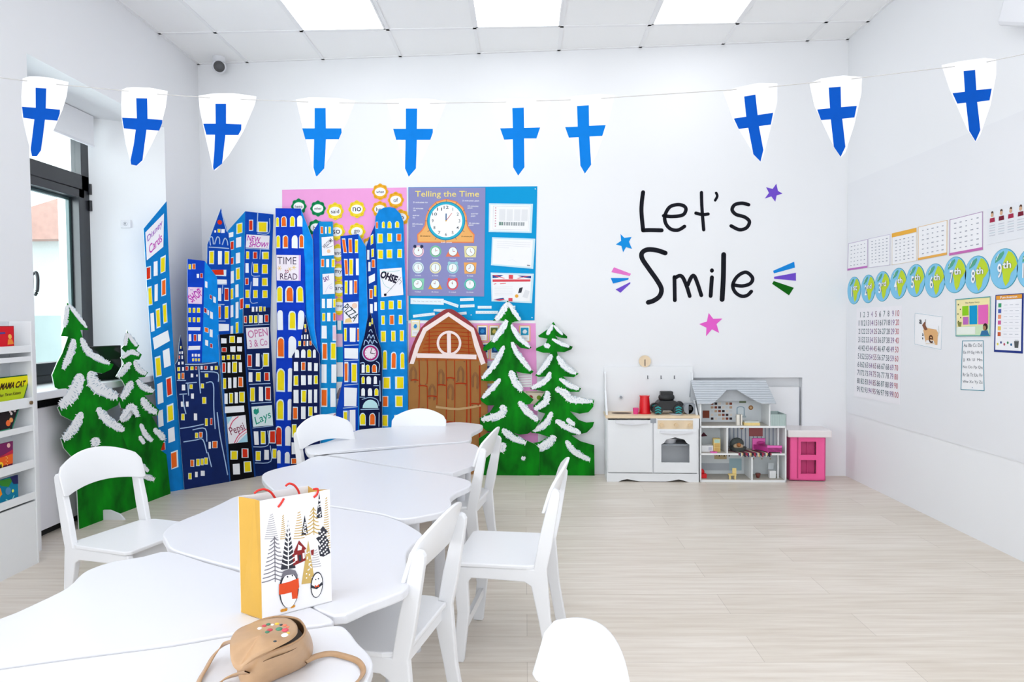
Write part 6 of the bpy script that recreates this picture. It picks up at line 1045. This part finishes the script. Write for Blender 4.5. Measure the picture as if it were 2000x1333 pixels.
def place(q, mb):
    q.rect(mb, .05, .09, .95, .96, paper('#f4f4f9'), 1); q.rect(mb, .04, .015, .96, .085, paper('#e9a03c'), 2); q.text(mb, 'Punctuation', .2, .03, .8, .07, PAPER, 3, .01)
    for k, c_ in enumerate(('#3c9a6a', '#4a5fae', '#ee9a74', '#d0609a', '#f2c860', '#d0623c')):
        t_ = .15 + k * .1; q.rect(mb, .13, t_, .24, t_ + .07, paper(c_), 2)
        for i in range(3): q.rect(mb, .34 + i * .2, t_ + .03, .46 + i * .2, t_ + .037, paper('#b5b9c4'), 2)
        q.rect(mb, .3, t_ + .085, .92, t_ + .088, paper('#d5d7df'), 2)
    for k, c_ in enumerate(('#e8d85a', '#4a4f86', '#b85a6a', '#3c8a5a', '#2f6a9a')): q.disc(mb, .14 + k * .12, .86 - .03 * (k % 2), .022, paper(c_), 2)
    q.poly(mb, [(.72, .8), (.88, .79), (.86, .91), (.74, .91)], paper('#5a5d60'), 2); q.rect(mb, .74, .775, .86, .8, paper('#c9cbd0'), 2)
rsheet('lesson_poster', [(1560, 85), (1842, 66), (1832, 672), (1545, 655)], 'tall navy-edged poster with coloured squares, rightmost on the wall', 'poster', '#2a3a84', cr=cV, draw=place)
# ---------------------------------------------------------------- "Let's Smile" wall stickers
cB = CR(1180, 340, .2551); BLK = M('#191a22', .7, 0, 30, .1)
LET = {"Let's": [('L', [[(298, 140), (288, 220), (286, 300), (298, 430)], [(298, 432), (350, 430), (440, 432)]], 31), ('e', [[(455, 320), (520, 326), (600, 315), (626, 275), (610, 245), (560, 235), (500, 255), (465, 320), (472, 380), (510, 422), (565, 430), (615, 402)]], 27),
  ('t', [[(745, 142), (748, 250), (762, 428)], [(702, 300), (750, 311), (796, 307)]], 25), ('apostrophe', [[(857, 145), (866, 170), (850, 202)]], 20),
  ('s', [[(1106, 236), (1055, 224), (1000, 236), (980, 275), (1010, 310), (1075, 330), (1112, 365), (1090, 412), (1035, 427), (972, 398)]], 27)],
 'Smile': [('S', [[(468, 606), (400, 584), (330, 580), (290, 605), (292, 650), (345, 730), (405, 815), (438, 880), (425, 935), (380, 970), (337, 984)]], 36), ('m', [[(541, 968), (538, 790)], [(538, 800), (575, 780), (603, 795), (635, 870), (655, 936)], [(640, 850), (668, 790), (690, 783), (715, 840), (744, 930)]], 29),
  ('i', [[(825, 792), (815, 935)], [(825, 738), (825, 742)]], 30), ('l', [[(915, 617), (912, 800), (903, 962)]], 37), ('e', [[(985, 850), (1060, 858), (1120, 838), (1135, 795), (1085, 753), (1020, 785), (985, 850), (1003, 905), (1050, 936), (1095, 930), (1127, 900)]], 27)]}
for wd, ls in LET.items():
    pt = WALL.P(*cB(700, 440 if wd[0] == 'L' else 980))
    t = thing('wall_lettering', 'large black hand-drawn word "%s" stuck on the white back wall' % wd, 'wall lettering', pt, 'black letter stickers on the back wall')
    for nm, st, w in ls:
        mb = MB()
        for k_, s_ in enumerate(st):
            if nm == 'i' and k_ == 1: lt = mb.build('letter', t); mb = MB()
            pstroke(mb, WALL, s_, w, .0015, BLK, cB, 7)
        if nm == 'i': mb.build('letter_dot', lt)
        else: mb.build('letter', t)
def sticker(name, pts, col, label, cat, grp=None):
    P = pmap(WALL, pts, .001, cB); mb = MB(); mb.prism(P, nW * .001, M(col, .75, .02, 30, .12)); tag(mb.build(name, base=base_of(P)), label, cat, grp)
g = 'coloured star stickers around the lettering'
sticker('star_sticker', [(1318, 75), (1330, 130), (1365, 150), (1320, 165), (1310, 212), (1280, 172), (1230, 188), (1262, 145), (1240, 102), (1290, 115)], '#7350cc', 'purple star sticker upper right of the lettering', 'star', g)
sticker('star_sticker', [(125, 460), (155, 490), (210, 482), (190, 520), (213, 574), (168, 560), (145, 600), (132, 552), (90, 540), (130, 512)], '#1490e0', 'blue star sticker left of the lettering', 'star', g)
sticker('star_sticker', [(800, 1065), (835, 1110), (905, 1108), (860, 1150), (880, 1218), (825, 1190), (780, 1243), (783, 1178), (727, 1150), (787, 1130)], '#ea64cc', 'pink star sticker below the lettering', 'star', g)
g = 'ray stickers beside the lettering'
for pts, c_, l_ in (([(75, 715), (205, 765), (195, 782), (55, 752)], '#e87acb', 'pink ray sticker, top of the left fan'), ([(50, 797), (188, 797), (185, 810), (68, 840)], '#1a86dc', 'blue ray sticker, middle of the left fan'), ([(88, 885), (200, 828), (200, 840), (125, 910)], '#7350cc', 'purple ray sticker, bottom of the left fan'),
    ([(1293, 742), (1455, 672), (1460, 718), (1300, 762)], '#1a8ade', 'blue ray sticker, top of the right fan'), ([(1300, 788), (1468, 757), (1468, 818), (1302, 803)], '#7350cc', 'purple ray sticker, middle of the right fan'), ([(1298, 820), (1452, 872), (1415, 930), (1286, 842)], '#0f6412', 'green ray sticker, bottom of the right fan')):
    sticker('ray_sticker', pts, c_, l_, 'ray sticker', g)
# ---------------------------------------------------------------- pennant garland
FY = 2.6; FP = PL((-3, FY), (3, FY)); cG = CR(0, 100, .26); cH = CR(560, 160, .33); cI = CR(1380, 90, .31)
FL = [(cG, [(170, 205), (215, 190), (300, 190), (380, 200), (515, 232), (500, 340), (470, 440), (400, 600), (330, 720), (285, 795), (235, 770), (200, 640), (165, 480), (160, 340)], [(267, 275), (347, 280), (343, 430), (450, 440), (448, 470), (430, 522), (337, 515), (322, 640), (307, 745), (275, 790), (240, 790), (230, 740), (258, 512), (175, 500), (165, 418), (268, 425)]),
 (cG, [(915, 290), (950, 275), (1000, 270), (1130, 275), (1260, 300), (1245, 420), (1215, 540), (1140, 700), (1070, 830), (1020, 862), (985, 850), (945, 700), (915, 520), (910, 400)], [(1023, 353), (1105, 355), (1108, 508), (1218, 517), (1218, 540), (1195, 597), (1100, 590), (1085, 700), (1070, 820), (1025, 860), (985, 852), (980, 820), (1005, 700), (1020, 590), (930, 580), (917, 500), (1028, 505)]),
 (cG, [(1490, 335), (1600, 318), (1750, 315), (1925, 340), (1915, 400), (1830, 600), (1720, 780), (1620, 895), (1600, 890), (1545, 650), (1500, 430)], [(1618, 395), (1698, 395), (1698, 545), (1813, 550), (1812, 590), (1790, 630), (1693, 630), (1680, 740), (1668, 845), (1605, 895), (1600, 870), (1610, 750), (1615, 628), (1550, 628), (1527, 545), (1620, 545)]),
 (cH, [(55, 105), (130, 92), (300, 95), (405, 112), (350, 250), (250, 450), (180, 560), (165, 550), (100, 290)], [(165, 155), (230, 155), (232, 275), (323, 275), (325, 300), (308, 340), (232, 340), (228, 430), (222, 512), (178, 560), (172, 555), (158, 508), (162, 340), (110, 340), (92, 275), (165, 275)]),
 (cH, [(590, 110), (680, 97), (850, 100), (945, 118), (890, 260), (800, 460), (730, 560), (715, 560), (640, 300)], [(705, 158), (772, 158), (770, 278), (865, 278), (865, 300), (850, 343), (770, 343), (768, 430), (765, 512), (722, 562), (700, 512), (703, 343), (648, 343), (630, 278), (705, 278)]),
 (cH, [(1215, 110), (1300, 98), (1480, 98), (1560, 112), (1500, 260), (1420, 450), (1370, 557), (1290, 350)], [(1335, 155), (1403, 152), (1405, 272), (1500, 270), (1478, 335), (1405, 335), (1407, 505), (1370, 555), (1340, 505), (1338, 340), (1287, 342), (1263, 275), (1338, 273)]),
 (cH, [(1610, 105), (1700, 85), (1850, 72), (1940, 80), (1900, 250), (1830, 440), (1768, 547), (1690, 360)], [(1718, 143), (1788, 138), (1790, 260), (1888, 256), (1868, 320), (1792, 323), (1802, 490), (1765, 543), (1738, 495), (1728, 328), (1670, 330), (1648, 268), (1722, 265)]),
 (cI, [(105, 290), (190, 262), (330, 232), (445, 235), (445, 350), (400, 530), (358, 690), (338, 732), (280, 650), (170, 470)], [(237, 318), (308, 306), (322, 435), (420, 420), (405, 495), (330, 505), (358, 655), (340, 728), (295, 682), (263, 515), (203, 523), (172, 457), (250, 445)]),
 (cI, [(648, 235), (720, 205), (860, 185), (980, 195), (975, 300), (930, 500), (875, 670), (845, 702), (790, 610), (680, 380)], [(770, 262), (845, 256), (848, 385), (947, 377), (932, 450), (855, 458), (875, 635), (845, 698), (802, 635), (783, 462), (722, 467), (697, 400), (778, 392)]),
 (cI, [(1480, 120), (1600, 95), (1750, 75), (1825, 82), (1825, 180), (1790, 370), (1725, 560), (1695, 604), (1640, 520), (1530, 270)], [(1620, 158), (1692, 150), (1700, 278), (1797, 268), (1783, 342), (1705, 352), (1725, 530), (1695, 600), (1655, 535), (1635, 357), (1580, 363), (1550, 297), (1628, 288)])]
WH = ['leftmost, hanging over the window', 'second from the left, before the left wall', 'third from the left, below the small camera', 'fourth from the left, above the tall blue towers', 'fifth from the left, above the clock chart', 'sixth from the left, close to its right neighbour', 'seventh from the left, left of the lettering', 'eighth from the left, above the purple star', 'ninth from the left, near the back right corner', 'rightmost, in front of the right wall']
FW = M('#fbfbfe', .7, .003); FB = M('#0450b4', .8, .04, 20, .1)
for i, (cr, wpt, cpt) in enumerate(FL):
    P = pmap(FP, wpt, .004, cr); mb = MB(); mb.prism(P, (0, .0006, 0), FW); o = tag(mb.build('pennant', base=P[0]), 'white paper pennant with a blue cross, ' + WH[i], 'pennant', 'white pennants with blue crosses on the string')
    mb = MB(); mb.prism(pmap(FP, cpt, .0046, cr), (0, .0004, 0), FB if i not in (3, 4, 5, 6) else M('#0a74cc', .8, .04, 20, .1)); mb.build('cross', o)  # middle four crosses lighter: light through the paper is put into the colour
SP = [(-330, 100, 0), (0, 152, 0)]
for (a, b) in (((55, 158), (109, 165)), ((253, 178), (306, 184)), ((412, 191), (468, 194)), ((604, 199), (661, 201)), ((781, 202), (838, 202)), ((990, 199), (1046, 197)), ((1116, 195), (1172, 192)), ((1440, 175), (1499, 170)), ((1604, 160), (1661, 154)), ((1866, 130), (1925, 121))):
    SP += [(a[0] - 3, a[1], .0062), (a[0] + 2, a[1], -.003), (b[0] - 2, b[1], -.003), (b[0] + 3, b[1], .0062)]
SP += [(2000, 106, 0), (2280, 50, 0)]
mb = MB(); pts = [FP.P(x, y, o) for x, y, o in SP]; pts = [V((XL, 2.2, 2.42))] + pts[1:-1] + [V((XR, 2.25, 2.43))]
mb.tube(pts, .0016, M('#c9c6c4', .8), 6); tag(mb.build('garland_string', base=pts[0]), 'thin pale string carrying the row of pennants across the room', 'string')
